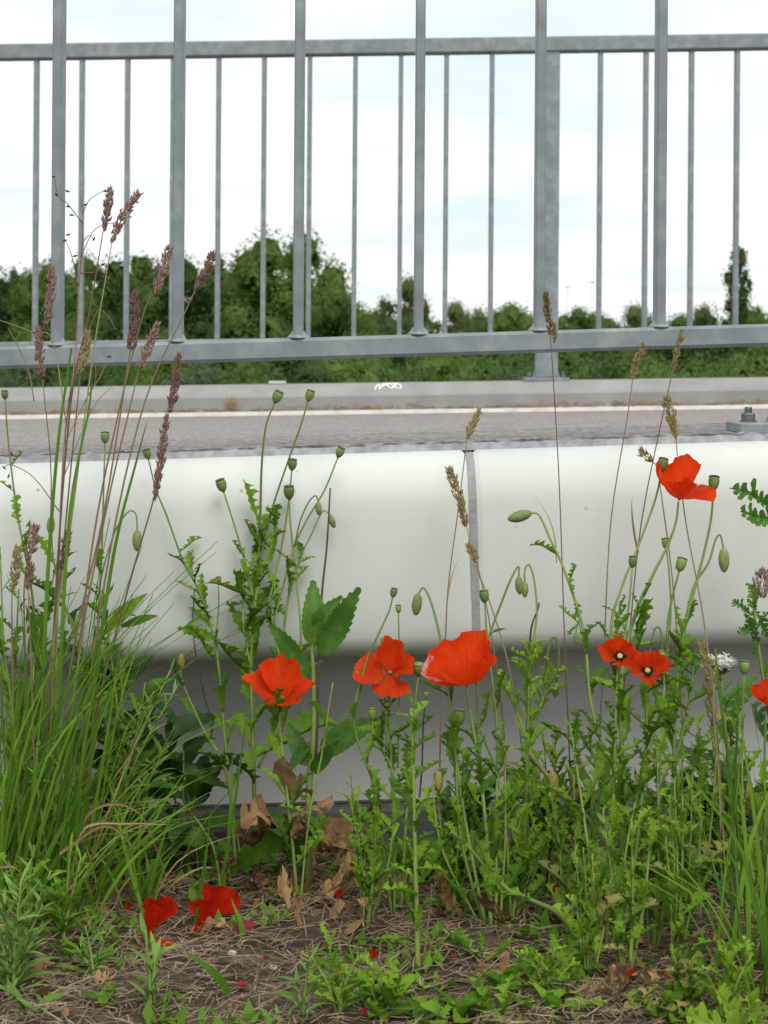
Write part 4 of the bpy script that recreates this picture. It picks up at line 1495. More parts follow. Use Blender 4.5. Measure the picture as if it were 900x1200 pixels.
h_.stem([(600, 1040), (588, 930), (560, 840), (566, 770), (590, 700), (602, 672), (608, 664), (608, 676)], (1.4, 0.9), end='bud', size=22, aim=(0.05, -1, 0.1), leaves=5, ll=(40, 60), t=(0.05, 0.5))

# lime green bushy shoot
i_ = Plant('poppy_plant', 'bushy lime green young poppy shoot right of the largest bloom', 'poppy', (612, 1060), 19, PG, 0.08)
i_.stem([(612, 1060), (616, 960), (618, 880), (620, 800), (622, 752)], (3.0, 1.4), leaves=34, lk='lime', ll=(34, 58), t=(0.25, 1.0), hair=True, el=(25, 70))
i_.stem([(622, 860), (640, 810), (648, 790)], (1.8, 1.0), from_ground=False, leaves=10, lk='lime', ll=(26, 44), t=(0.3, 1.0), el=(30, 75))
i_.stem([(618, 870), (600, 820), (588, 800)], (1.6, 0.9), from_ground=False, leaves=8, lk='lime', ll=(26, 44), t=(0.3, 1.0))
i_.stem([(620, 800), (622, 740), (630, 715), (632, 706)], (1.2, 0.7), from_ground=False, mat='dark_stem')
i_.stem([(622, 770), (629, 720), (626, 680), (620, 662), (615, 668), (615, 682)], (1.1, 0.9), from_ground=False, end='bud', size=19, aim=(0, -1, 0.1), hair=True)
i_.stem([(638, 820), (640, 780), (645, 752), (651, 748), (655, 765), (652, 800)], (1.3, 1.0), from_ground=False, end='bud', size=18, aim=(-0.1, -1, 0.1), hair=True)
i_.stem([(612, 1050), (640, 980), (648, 940), (648, 905)], (1.4, 1.0), end='bud', size=28, aim=(0.05, -1, 0.2), leaves=6, lk='poppy', ll=(40, 60), budmat='yellow_pod')
i_.stem([(618, 880), (655, 925), (690, 960), (740, 1040), (790, 1095), (845, 1160)], (2.6, 1.6), from_ground=False, mat='tan_culm')

# right-hand cluster
j_ = Plant('poppy_plant', 'tall poppy whose bloom tops the white beam on the right', 'poppy', (745, 1080), 20, PG, 0.12)
j_.stem([(745, 1080), (735, 960), (728, 860), (730, 780), (745, 718), (764, 676), (782, 640), (792, 612), (795, 588)], (2.4, 1.0), leaves=20, ll=(50, 80), t=(0.06, 0.55))
flower(j_.root, 796, 585, j_.depth(795, 585), (0.02, 0.95, 0.25), [(90, 28, 62, 1.06, 78), (165, 24, 50, 0.92, 62), (15, 8, 20, 0.84, 56), (-95, 34, 46, 0.72, 72)], 50, 4, heart=False)
j_.stem([(730, 830), (716, 740), (728, 690), (748, 640), (768, 585), (775, 552)], (1.5, 0.9), from_ground=False, end='cap', size=18, ripe=True)
j_.stem([(727, 800), (733, 740), (738, 700), (741, 665)], (1.2, 0.9), from_ground=False, end='cap', size=15)
j_.stem([(720, 780), (722, 740), (726, 715)], (1.6, 0.9), from_ground=False, leaves=8, ll=(32, 50), t=(0.1, 1.0))
j_.stem([(728, 800), (744, 750), (752, 722)], (1.6, 0.9), from_ground=False, leaves=8, ll=(32, 50), t=(0.1, 1.0))
j_.stem([(745, 1060), (724, 960), (712, 900), (692, 820), (684, 740), (662, 670), (645, 632), (632, 604), (622, 601)], (1.9, 0.9), end='bud', size=31, aim=(-1, -0.28, 0.1), leaves=12, ll=(36, 60), t=(0.1, 0.68))
j_.stem([(684, 755), (678, 730), (675, 742)], (0.8, 0.6), from_ground=False, end='bud', size=15, aim=(0, -1, 0.1), leaves=4, ll=(26, 36))
j_.stem([(735, 1000), (700, 900), (690, 860), (697, 852), (704, 868)], (1.2, 0.9), from_ground=False, end='bud', size=24, aim=(0, -1, 0.1), leaves=5, ll=(40, 60))

k_ = Plant('poppy_plant', 'poppy with round capsules and a hooked bud right of the tall bloom', 'poppy', (785, 1075), 21, PG, 0.12)
k_.stem([(785, 1075), (792, 960), (790, 860), (797, 770), (806, 720), (822, 660), (833, 610), (836, 574)], (2.2, 1.0), end='cap', size=19, ripe=True, leaves=18, ll=(50, 80), t=(0.06, 0.55))
k_.stem([(800, 745), (812, 690), (830, 660), (838, 634), (844, 627), (848, 643)], (1.2, 0.9), from_ground=False, end='bud', size=30, aim=(0, -1, 0.1))
k_.stem([(782, 830), (782, 740), (788, 700), (796, 669)], (1.3, 1.0), from_ground=False, end='cap', size=18)
k_.stem([(780, 800), (786, 720), (784, 670), (781, 643)], (1.1, 0.8), from_ground=False, end='cap', size=14)
k_.stem([(760, 840), (760, 780), (766, 742), (772, 735), (776, 750), (775, 770)], (1.2, 0.9), from_ground=False, end='bud', size=20, aim=(0, -1, 0.1))
k_.stem([(790, 900), (806, 830), (812, 790), (810, 770)], (1.6, 0.9), from_ground=False, leaves=10, ll=(36, 58), t=(0.1, 1.0))

m_ = Plant('poppy_plant', 'poppy with two small open blooms showing dark hearts, right of centre', 'poppy', (712, 1120), 22, PG, 0.1)
m_.stem([(712, 1120), (716, 1000), (720, 900), (722, 820), (724, 772)], (2.2, 1.0), leaves=20, ll=(44, 70), t=(0.1, 0.9), hair=True)
flower(m_.root, 726, 770, m_.depth(724, 772), (-0.05, 0.42, 0.9), [(165, 26, 24, 1.02, 56), (20, 28, 24, 0.86, 54), (95, 36, 16, 0.86, 60), (-80, 22, 24, 0.60, 56)], 30, 5)
m_.stem([(725, 1110), (745, 1000), (755, 900), (758, 840), (757, 795)], (2.0, 1.0), leaves=16, ll=(44, 70), t=(0.1, 0.9))
flower(m_.root, 758, 788, m_.depth(758, 788), (0.05, 0.62, 0.78), [(160, 24, 26, 1.0, 56), (15, 26, 20, 1.05, 52), (100, 44, 16, 0.9, 56), (-80, 12, 24, 0.70, 62)], 30, 6)
m_.stem([(706, 1110), (690, 1000), (676, 900), (668, 850)], (1.6, 0.8), leaves=12, ll=(40, 66), t=(0.1, 1.0))
m_.stem([(716, 1110), (740, 960), (775, 830), (777, 785), (776, 776)], (1.3, 1.0), end='cap', size=15, leaves=8, ll=(36, 60))

n_ = Plant('poppy_plant', 'poppy with a bloom cut by the right edge of the picture', 'poppy', (893, 1080), 23, PG, 0.1)
n_.stem([(893, 1080), (896, 980), (896, 900), (897, 832)], (1.8, 1.0), leaves=8, ll=(44, 70), t=(0.05, 0.6))
flower(n_.root, 899, 826, n_.depth(897, 830), (0.0, 0.93, 0.3), [(170, 24, 50, 0.95, 64), (90, 30, 50, 1.0, 70), (10, 24, 50, 0.9, 62), (-90, 26, 40, 0.8, 60)], 30, 7, heart=False)
n_.stem([(890, 1070), (872, 960), (870, 860), (872, 790)], (1.3, 0.9), end='cap', size=17, leaves=7, ll=(36, 60))

# fillers: leafy young poppies low between the blooms
fill = [(430, 1085, 440, 930, 'young feathery poppy left of the star-shaped bloom stems'), (530, 1075, 535, 900, 'young feathery poppy below the largest bloom'),
        (640, 1040, 650, 870, 'young feathery poppy between lime shoot and right cluster'), (668, 1090, 672, 905, 'young feathery poppy left of the two small blooms'),
        (765, 1110, 770, 880, 'young feathery poppy below the two small blooms'), (815, 1085, 818, 850, 'young feathery poppy left of the white flower'),
        (735, 1150, 740, 960, 'young feathery poppy near the lower right straw'), (690, 1150, 694, 1000, 'short feathery poppy near the lowest red petal'),
        (790, 1130, 800, 930, 'young feathery poppy in front of the dark weed on the right'), (600, 1085, 604, 960, 'short feathery poppy below the lime shoot'),
        (850, 1060, 856, 850, 'young feathery poppy behind the green grass at right')]
for n0, (x, y, x2, y2, lab) in enumerate(fill):
    z_ = Plant('young_poppy', lab, 'poppy', (x, y), 200 + n0, 'young poppies low down between the blooms', 0.06)
    lk = ('poppy', 'poppy', 'lime', 'yellowing') if x > 650 else ('poppy', 'poppy', 'lime')
    z_.stem([(x, y), ((x + x2) / 2 + 4, (y + y2) / 2), (x2, y2)], (2.0, 0.8), leaves=17, lk=lk, ll=(34, 62), t=(0.08, 1.0), el=(38, 76))
    z_.stem([(x + 3, y), (x2 + 14, (y + y2) / 2 + 10), (x2 + 22, y2 + 30)], (1.4, 0.7), leaves=8, lk=lk, ll=(30, 54), t=(0.1, 1.0), el=(38, 76))
    z_.stem([(x - 3, y), (x2 - 14, (y + y2) / 2 + 20), (x2 - 20, y2 + 50)], (1.4, 0.7), leaves=7, lk=lk, ll=(30, 54), t=(0.1, 1.0), el=(38, 76))
    for k in range(3):
        dx = z_.rg.uniform(-34, 34)
        z_.stem([(x + dx * 0.2, y), (x2 + dx * 0.6, (y + y2) / 2), (x2 + dx, y2 + z_.rg.uniform(-30, 40))], (1.1, 0.5), leaves=12, lk=('poppy', 'lime', 'lance'), ll=(18, 34), t=(0.25, 1.0), el=(40, 78))
# sprawling pale stem
z_ = Plant('sprawling_stem', 'thick pale green stem sprawling sideways low on the right', 'weed', (695, 1118), 33, None, 0.05)
z_.stem([(695, 1118), (660, 1076), (630, 1058), (600, 1046), (575, 1022), (552, 996), (530, 975)], (2.8, 1.6), leaves=8, lk='poppy', ll=(40, 60), t=(0.3, 1.0), hair=True)
# wilted drooping bloom low on the left
z_ = Plant('poppy_plant', 'bent poppy stalk with a shrivelled dark red flower low before the wall at left', 'poppy', (262, 1060), 34, PG, 0.03)
z_.stem([(262, 1060), (252, 1000), (238, 972), (227, 956)], (1.6, 1.0), leaves=3, ll=(40, 60), t=(0.1, 0.5))
flower(z_.root, 226, 954, z_.depth(226, 954), (-0.3, 0.6, 0.7), [(90, 70, 40, 0.9, 40), (200, 60, 60, 0.9, 40), (320, 60, 60, 0.9, 40)], 12, 8, heart=False)
z_.stem([(226, 954), (219, 946), (212, 942)], (0.8, 0.4), mat='tan_culm', from_ground=False)

# ------------------------------------------------------------------ grasses
t_ = Plant('grass_tussock', 'large green grass tussock with plum seed heads at the left edge', 'grass', (48, 1058), 41, None, 0.1)
HEADS = [([(55, 700), (60, 560), (50, 445)], (48, 440), (44, 385), 11, 'purple_seed'), ([(48, 440), (46, 400), (55, 372)], (55, 380), (61, 313), 12, 'purple_seed'),
         ([(60, 1040), (62, 760), (82, 480), (104, 370), (121, 270)], (121, 270), (129, 221), 10, 'purple_seed'),
         ([(70, 1040), (60, 800), (85, 600), (110, 410), (131, 285)], (131, 284), (163, 226), 13, 'purple_seed'),
         ([(80, 1040), (84, 860), (108, 640), (142, 470), (170, 362), (183, 342)], (182, 344), (199, 290), 14, 'purple_seed'),
         ([(85, 1040), (98, 860), (130, 640), (170, 470), (214, 372), (229, 340)], (229, 340), (250, 297), 12, 'purple_seed'),
         ([(64, 1040), (80, 800), (122, 600), (148, 440), (153, 408)], (153, 412), (159, 341), 13, 'purple_seed'),
         ([(74, 1040), (88, 800), (124, 600), (154, 470), (163, 432)], (163, 432), (185, 379), 13, 'purple_seed'),
         ([(90, 1040), (108, 860), (150, 690), (180, 585), (186, 550)], (181, 586), (195, 488), 10, 'purple_seed'),
         ([(181, 586), (192, 500), (200, 476)], (199, 482), (210, 415), 11, 'purple_seed'),
         ([(40, 1040), (60, 800), (82, 560), (94, 440)], (94, 438), (103, 388), 11, 'tan_seed'),
         ([(30, 1040), (30, 800), (28, 700), (32, 655)], (31, 656), (41, 616), 14, 'purple_seed'),
         ([(60, 1040), (52, 860), (66, 720), (70, 668)], (70, 668), (80, 623), 10, 'purple_seed'),
         ([(20, 1040), (16, 850), (14, 740), (14, 690)], (14, 692), (21, 640), 13, 'tan_seed'),
         ([(46, 1040), (40, 900), (36, 760), (33, 690)], (32, 690), (36, 660), 10, 'purple_seed')]
for i, (pts, foot, tip, w, mt) in enumerate(HEADS):
    gr = pts[0][1] > 1000
    q = t_.stem(pts, (1.5 if gr else 0.8, 0.6), mat='red_culm' if i % 3 else 'tan_culm', from_ground=gr, name='culm')
    px = t_.d / FPX
    A, C = P(*foot, t_.depth(*foot)), P(*tip, t_.depth(*tip))
    seed_head(t_.root, A, C, w * 1.3 * px, mt, 300 + i, 1.9, 0.5, bend=RIGHT * (-0.003 if i == 3 else 0.001))


def blades(pl, n, xr, ysd, ln, lean, width, meshes, name='blade', yaw=0.5):
    px = pl.d / FPX
    for i in range(n):
        x = pl.rg.uniform(*xr)
        yy = pl.base[1] + pl.rg.uniform(-ysd, ysd)
        p, d = G(x, yy)
        p.z = ground_z(p.x, p.y) - 0.003
        l = pl.rg.uniform(*ln) * px
        th = rad(pl.rg.gauss(*lean))
        dr = Vector((math.sin(th), pl.rg.gauss(-0.03, 0.10), math.cos(th)))
        a = pl.rg.uniform(-yaw, yaw) * math.pi
        sgn = 1 if th < 0 else -1
        up = Vector((-math.cos(a) * (1 if th >= 0 else -1), -abs(math.sin(a)), 0.3))
        me = meshes[pl.rg.randrange(len(meshes))]
        inst(name, me, pl.root, frame(p, dr, up, pl.rg.uniform(*width) / 1000, l, l))


blades(t_, 84, (-30, 105), 28, (170, 400), (6, 6), (2.6, 4.8), BL[:3])
blades(t_, 44, (-30, 100), 28, (240, 470), (6, 7), (2.0, 3.6), BL[:3])
blades(t_, 30, (-20, 120), 34, (120, 260), (18, 12), (2.6, 4.4), BL[2:5])
blades(t_, 18, (-10, 110), 30, (130, 280), (9, 10), (2.0, 3.4), DBL, 'dry_blade')
for pts, mt in (([(70, 1040), (110, 800), (135, 640), (160, 540), (172, 495)], 0), ([(60, 1040), (70, 800), (82, 600), (104, 480), (108, 432)], 0), ([(50, 1040), (52, 760), (66, 540), (82, 420), (84, 408)], 0)):
    q = [P(x, y, t_.depth(x, y) - 0.02) for x, y in pts]
    q[0].z = ground_z(q[0].x, q[0].y)
    q = crv(q, 5)
    b = B()
    n = len(q)
    vv = []
    for i, p in enumerate(q):
        w = 0.0019 * (1 - (i / (n - 1)) ** 2) + 0.0003
        vv += [p - RIGHT * w, p + FWD * 0.001, p + RIGHT * w]
    part('blade', vv, [(i * 3 + k, i * 3 + k + 1, i * 3 + 4 + k, i * 3 + 3 + k) for i in range(n - 1) for k in (0, 1)], M['grass'], t_.root)
# arching dry blades in front of the tussock
for pts in ([(95, 1010), (100, 960), (130, 942), (165, 955), (185, 1000), (200, 1045), (210, 1075)], [(85, 1020), (100, 970), (150, 965), (195, 966)], [(70, 1000), (120, 968), (150, 985), (165, 1010)], [(-5, 1016), (20, 1018), (40, 1050)]):
    q = crv([P(x, y, t_.d - 0.10) for x, y in pts], 6)
    n = len(q)
    vv = []
    for i, p in enumerate(q):
        w = 0.0018 * (1 - 0.8 * i / (n - 1))
        vv += [p - UP * w, p + FWD * 0.001, p + UP * w]
    part('dry_blade', vv, [(i * 3 + k, i * 3 + k + 1, i * 3 + 4 + k, i * 3 + 3 + k) for i in range(n - 1) for k in (0, 1)], M['dry_grass'], t_.root)

# green grass clump at the right edge
r_ = Plant('grass_clump', 'fresh green grass clump with broad blades at the right edge', 'grass', (872, 1150), 42, None, 0.06)
blades(r_, 30, (842, 930), 30, (180, 380), (-2, 7), (3.0, 5.4), BL[:4])
for pts in ([(880, 1160), (868, 1000), (852, 880), (842, 800), (838, 760)], [(860, 1150), (858, 1000), (864, 860), (866, 800)], [(835, 1130), (848, 1040), (862, 940), (868, 870)]):
    r_.stem(pts, (1.8, 0.8), mat='grass', name='culm')
A, C = P(836, 800, r_.depth(836, 800)), P(822, 752, r_.depth(822, 752))
seed_head(r_.root, A, C, 0.016, 'tan_seed', 390, 1.2, 0.3)
A, C = P(838, 860, r_.depth(836, 800)), P(828, 790, r_.depth(822, 752))
seed_head(r_.root, A, C, 0.010, 'tan_seed', 391, 1.0, 0.3)
r_.stem([(845, 980), (842, 900), (837, 850), (836, 800)], (0.9, 0.6), mat='tan_culm', from_ground=False, name='culm')

# a second low grass patch left of the tussock's foot and behind fallen blooms
s_ = Plant('grass_clump', 'low grass clump between the tussock and the fallen red blooms', 'grass', (150, 1060), 43, None, 0.04)
blades(s_, 34, (108, 200), 26, (70, 190), (6, 16), (2.4, 4.4), BL[1:5])
blades(s_, 6, (215, 262), 30, (150, 240), (2, 4), (3.0, 4.5), BL[:2])
blades(s_, 10, (110, 200), 30, (70, 150), (20, 26), (1.8, 3.0), DBL, 'dry_blade')

GS = 'thin grass stalks with tan seed heads'
STALKS = [([(672, 1040), (668, 900), (662, 760), (655, 560), (645, 390)], [((645, 392), (640, 343), 9), ((650, 402), (650, 380), 6)], 'tall thin grass stalk whose tan head overlaps the stout railing post'),
          ([(705, 1060), (702, 900), (708, 760), (716, 610), (735, 490), (742, 440)], [((741, 444), (752, 402), 11)], 'thin grass stalk with tan head just below the railing, right of the post'),
          ([(728, 1060), (726, 880), (738, 740), (752, 610), (776, 490), (789, 432)], [((788, 434), (799, 388), 9)], 'thin grass stalk with tan head touching the railing below the sixth wide bar'),
          ([(850, 1070), (842, 880), (826, 735), (805, 620), (795, 545), (792, 512)], [((793, 514), (789, 494), 11), ((789, 498), (781, 466), 15)], 'grass stalk with a thick lumpy tan head above the tall red bloom'),
          ([(515, 1050), (516, 860), (522, 745), (526, 680), (538, 590), (547, 515)], [((547, 514), (562, 479), 9)], 'thin grass stalk with tan head against the asphalt above the joint'),
          ([(625, 1050), (612, 880), (596, 780), (572, 700), (556, 660), (546, 612)], [((546, 616), (540, 585), 10), ((542, 592), (526, 549), 13)], 'grass stalk with a bent lumpy head left of the joint'),
          ([(600, 1060), (592, 880), (580, 770), (566, 690), (553, 640)], [((560, 660), (549, 638), 10)], 'grass stalk with a small head lying over the grey joint'),
          ([(790, 1060), (800, 880), (790, 700), (775, 580), (770, 548), (764, 541)], [((764, 541), (750, 527), 10)], 'grass stalk with a short stubby head touching the tall red bloom')]
for i, (pts, heads, lab) in enumerate(STALKS):
    z_ = Plant('grass_stalk', lab, 'grass', pts[0], 400 + i, GS, 0.14)
    z_.stem(pts, (0.95, 0.5), mat='tan_culm' if i % 2 else 'red_culm', name='culm')
    for j, (ft, tp, w) in enumerate(heads):
        seed_head(z_.root, P(*ft, z_.depth(*ft)), P(*tp, z_.depth(*tp)), w * 1.25 * z_.d / FPX, 'tan_seed', 420 + i * 5 + j, 1.8, 0.4)
    if i in (0, 1, 4):
        y0 = {0: (652, 660, 646, 570), 1: (748, 648, 722, 582), 4: (524, 705, 522, 652)}[i]
        A, C = P(y0[0], y0[1], z_.depth(*y0[:2])), P(y0[2], y0[3], z_.depth(*y0[2:]))
        inst('dry_blade', DBL[0], z_.root, frame(A, C - A, V3((1 if i == 0 else -1, 0.2, 0.6)), 0.0035, (C - A).length, (C - A).length))

# bare dry stalk with twigs on the left
w_ = Plant('dry_stalk', 'bare branching dead weed stalk with tiny pods, upper left', 'weed', (75, 1052), 45, None, 0.12)
w_.stem([(75, 1052), (66, 800), (74, 540), (88, 420), (93, 330), (97, 270), (95, 222)], (1.4, 0.5), mat='twig')
TW = [[(97, 262), (80, 240), (68, 228), (63, 205)], [(95, 300), (112, 268), (138, 260)], [(97, 250), (105, 234), (124, 222)], [(92, 336), (84, 300), (76, 280)], [(94, 320), (115, 318), (120, 308)],
      [(80, 470), (110, 372), (124, 368), (136, 386)], [(78, 500), (62, 400), (40, 390), (8, 378), (-6, 374)], [(40, 470), (32, 430), (10, 385)], [(76, 520), (100, 470), (118, 440), (128, 415)],
      [(100, 470), (112, 445), (110, 420)], [(70, 600), (40, 560), (14, 545), (4, 548)], [(74, 560), (108, 480), (132, 452)], [(96, 285), (104, 276), (110, 280)]]
pods = [(63, 207), (66, 228), (80, 242), (84, 252), (79, 224), (137, 262), (124, 224), (121, 310), (76, 282), (80, 275), (88, 300), (136, 386), (108, 372), (128, 418), (5, 548), (12, 570), (14, 532), (10, 558), (110, 280), (40, 390), (100, 240)]
for pts in TW:
    w_.stem(pts, (0.7, 0.35), mat='twig', from_ground=False, name='twig')
for x, y in pods:
    p = P(x, y, w_.depth(x, y))
    b = B()
    dv = Vector((w_.rg.gauss(0, 1), w_.rg.gauss(0, 0.5), w_.rg.gauss(0, 1)))
    b.lathe([(0.0003, -0.003), (0.0013, 0), (0.0003, 0.003)], 5, zframe(p, dv))
    part('seed_pod', b.v, b.f, M['dark_stem'], w_.root)

# ------------------------------------------------------------------ white-flowered plant, fern-leaved herb
y_ = Plant('white_flower', 'slim plant carrying a flat cluster of tiny white flowers at the right', 'flower', (866, 1120), 51, None, 0.1)
y_.stem([(866, 1120), (862, 1000), (852, 880), (846, 800), (845, 784)], (1.8, 1.1), leaves=10, lk='tansy', ll=(40, 62), t=(0.1, 0.85))
c0 = P(846, 776, y_.depth(846, 776))
fl = B()
cl = part('flower_stalks', [c0, c0 + RIGHT * 0.001, c0 + UP * 0.001], [(0, 1, 2)], M['stem'], y_.root)
bst = B()
bf = B()
rr = y_.rg
for i in range(120):
    ra, rb = 0.0125 * rr.random() ** 0.5, rr.uniform(0, 6.28)
    q = c0 + RIGHT * ra * math.cos(rb) + FWD * ra * math.sin(rb) * 0.9 + UP * (0.0035 * math.sin(rb) * ra / 0.0125 + rr.gauss(0, 0.0012))
    bst.tube([c0 - UP * 0.012, q - UP * 0.001], 0.0004, 3, False)
    for k in range(5):
        an = k * 1.257 + rr.random()
        e1 = (RIGHT * math.cos(an) + FWD * math.sin(an)) * 0.0034 + UP * rr.uniform(-0.0003, 0.0026) - FWD * 0.0
        e2 = (RIGHT * math.cos(an + 0.7) + FWD * math.sin(an + 0.7)) * 0.0013
        bf.add([q, q + e2, q + e1 * 1.25 + e2 * 0.5, q + e1], [(0, 1, 2, 3)])
o = part('white_flower_cluster', bf.v, bf.f, M['white_petal'], y_.root, smooth=False)
part('flower_stalks', bst.v, bst.f, M['stem'], y_.root)
bpy.data.objects.remove(cl, do_unlink=True)
v_ = Plant('fern_leaved_herb', 'herb with dark feathery fern-like leaves and a dull pink flower head at the right edge', 'weed', (905, 1050), 52, None, 0.12)
v_.stem([(905, 1050), (908, 900), (892, 780), (884, 720), (890, 690)], (2.2, 1.2), leaves=6, lk='tansy', ll=(50, 75), t=(0.1, 0.7))
v_.stem([(906, 900), (925, 700), (918, 620), (908, 590)], (1.8, 1.0), from_ground=False)
for pp in ([(915, 598), (863, 576)], [(918, 610), (870, 600)], [(884, 722), (858, 706)], [(884, 720), (876, 686)], [(886, 716), (905, 742)], [(884, 724), (866, 742)], [(885, 790), (862, 840)], [(890, 800), (912, 850)], [(880, 740), (890, 765)]):
    v_.leaf(pp, 'tansy', wx=1.1)
seed_head(v_.root, P(893, 700, v_.depth(893, 700)), P(897, 668, v_.depth(897, 670)), 0.026, 'pink_floret', 77, 3.0, 0.1, name='flower_head')

# ------------------------------------------------------------------ weeds along the wall and on the bank
def bushy(name, label, base, seed, tops, lk, ll, nl, group=None, r=(2.0, 0.9), el=(20, 60), lean=0.05, mat='stem', cat='weed'):
    z = Plant(name, label, cat, base, seed, group, lean)
    for x, y in tops:
        mx = base[0] + (x - base[0]) * 0.35
        my = base[1] + (y - base[1]) * 0.5
        z.stem([(base[0] + z.rg.uniform(-4, 4), base[1]), (mx, my), (x, y)], r, mat=mat, leaves=nl, lk=lk, ll=ll, t=(0.08, 1.0), el=el)
    return z


WG = 'broad-leaved weeds in the shade of the wall'
bushy('broad_leaved_weed', 'dark broad-leaved weed behind the grass tussock at the left', (150, 1000), 61, [(80, 720), (120, 760), (170, 800), (205, 850)], ('broad', 'dark'), (60, 95), 9, WG)
bushy('broad_leaved_weed', 'dark weed at the wall foot left of the tall poppy cluster', (215, 985), 62, [(180, 870), (215, 880), (250, 890)], ('dark', 'broad'), (50, 80), 8, WG)
bushy('broad_leaved_weed', 'very dark leafy weed filling the gap at right behind the poppies', (835, 1040), 63, [(790, 930), (820, 900), (850, 910), (880, 930)], ('dark',), (55, 85), 11, WG)
bushy('broad_leaved_weed', 'dark weed at the wall foot behind the lime green shoot', (650, 1000), 64, [(610, 930), (645, 920), (690, 930), (720, 925)], ('dark', 'broad'), (50, 75), 8, WG)
bushy('broad_leaved_weed', 'dark weed at the wall foot behind the largest bloom', (545, 1000), 65, [(520, 940), (560, 930)], ('dark', 'broad'), (50, 75), 8, WG)
bushy('small_leaved_weed', 'branching weed with many small pale leaves right of the tussock', (120, 1020), 66, [(150, 850), (180, 810), (200, 785), (165, 890), (210, 800)], 'grey_lance', (24, 40), 22, None, (1.8, 0.8), (20, 70))
bushy('small_leaved_weed', 'small-leaved weed in the middle of the tussock', (30, 1030), 67, [(10, 800), (40, 780), (70, 820), (25, 860)], ('grey_lance', 'poppy'), (28, 46), 18, None, (1.8, 0.8), (20, 70))
bushy('small_leaved_weed', 'leafy weed with spreading forked tops at the far left edge', (10, 1020), 68, [(0, 640), (22, 690), (48, 720), (66, 660), (100, 700)], ('poppy', 'lance'), (40, 66), 14, None, (2.0, 0.9), (30, 70), 0.08)
bushy('small_leaved_weed', 'leafy weed between the tussock and the slim leaning poppy', (150, 1015), 69, [(120, 690), (140, 760), (165, 820), (110, 800), (190, 880)], ('poppy', 'grey_lance', 'broad'), (36, 60), 15, None, (2.0, 0.9), (30, 70), 0.08)
bushy('small_leaved_weed', 'low leafy weed in front of the tussock centre', (60, 1075), 70, [(40, 900), (70, 880), (95, 930)], ('poppy', 'grey_lance'), (34, 54), 14, None, (2.0, 0.9), (30, 70), 0.05)
LG = 'low green weeds at the front of the bank'
for i, (x, y, tops, lk, lab) in enumerate([(110, 1150, [(100, 1085), (125, 1095), (90, 1110)], ('grey_lance', 'lance'), 'low narrow-leaved weed right of the corner seedling'),
        (850, 1200, [(820, 1130), (850, 1110), (880, 1120)], ('poppy', 'lime'), 'low feathery weed at the bottom right before the grass clump'),
        (640, 1170, [(620, 1120), (650, 1110), (670, 1130)], ('poppy', 'lime'), 'low feathery weed in the straw right of middle'),
        (445, 1195, [(430, 1150), (455, 1155), (470, 1160)], ('oval', 'lime'), 'low leafy weed at the bottom right of the bright seedling'),
        (30, 1110, [(10, 1010), (40, 990), (60, 1020)], ('grey_lance', 'poppy'), 'leafy weed at the left edge before the tussock foot'),
        (895, 1130, [(880, 1020), (900, 1000), (915, 1030)], ('poppy', 'lance'), 'leafy weed at the right edge behind the grass clump'),
        (800, 1180, [(790, 1120), (812, 1110), (800, 1135)], ('poppy', 'yellowing'), 'yellowish low weed left of the right grass clump')]):
    bushy('low_weed', lab, (x, y), 900 + i, tops, lk, (26, 46), 12, LG, (1.6, 0.8), (25, 65))
HG = 'narrow-leaved fleabane seedlings on the bank'
bushy('fleabane', 'bushy narrow-leaved seedling at the lower left corner', (15, 1165), 71, [(5, 1060), (25, 1030), (50, 1060), (-5, 1090), (40, 1100)], 'grey_lance', (34, 52), 20, HG, (1.8, 0.9), (25, 65))
bushy('fleabane', 'upright narrow-leaved seedling in front of the tussock', (75, 1115), 72, [(82, 1000), (95, 1005), (66, 1040)], 'lance', (34, 50), 20, HG, (1.8, 0.9), (25, 65))
bushy('fleabane', 'single thin seedling standing in straw below the fallen blooms', (178, 1190), 73, [(170, 1090), (182, 1120)], 'grey_lance', (36, 60), 9, HG, (1.6, 0.9), (25, 60))
bushy('fleabane', 'bright bushy seedling at the lower centre left', (395, 1190), 74, [(365, 1120), (385, 1105), (420, 1120), (440, 1135)], ('lime', 'lance'), (26, 44), 13, HG, (1.6, 0.8), (25, 65))
bushy('fleabane', 'pale seedling with an upright tip beside the bright bushy seedling', (355, 1195), 75, [(362, 1125), (345, 1150)], 'grey_lance', (34, 50), 9, HG, (1.6, 0.9), (25, 60))
RG = 'low leafy rosettes on the bank'
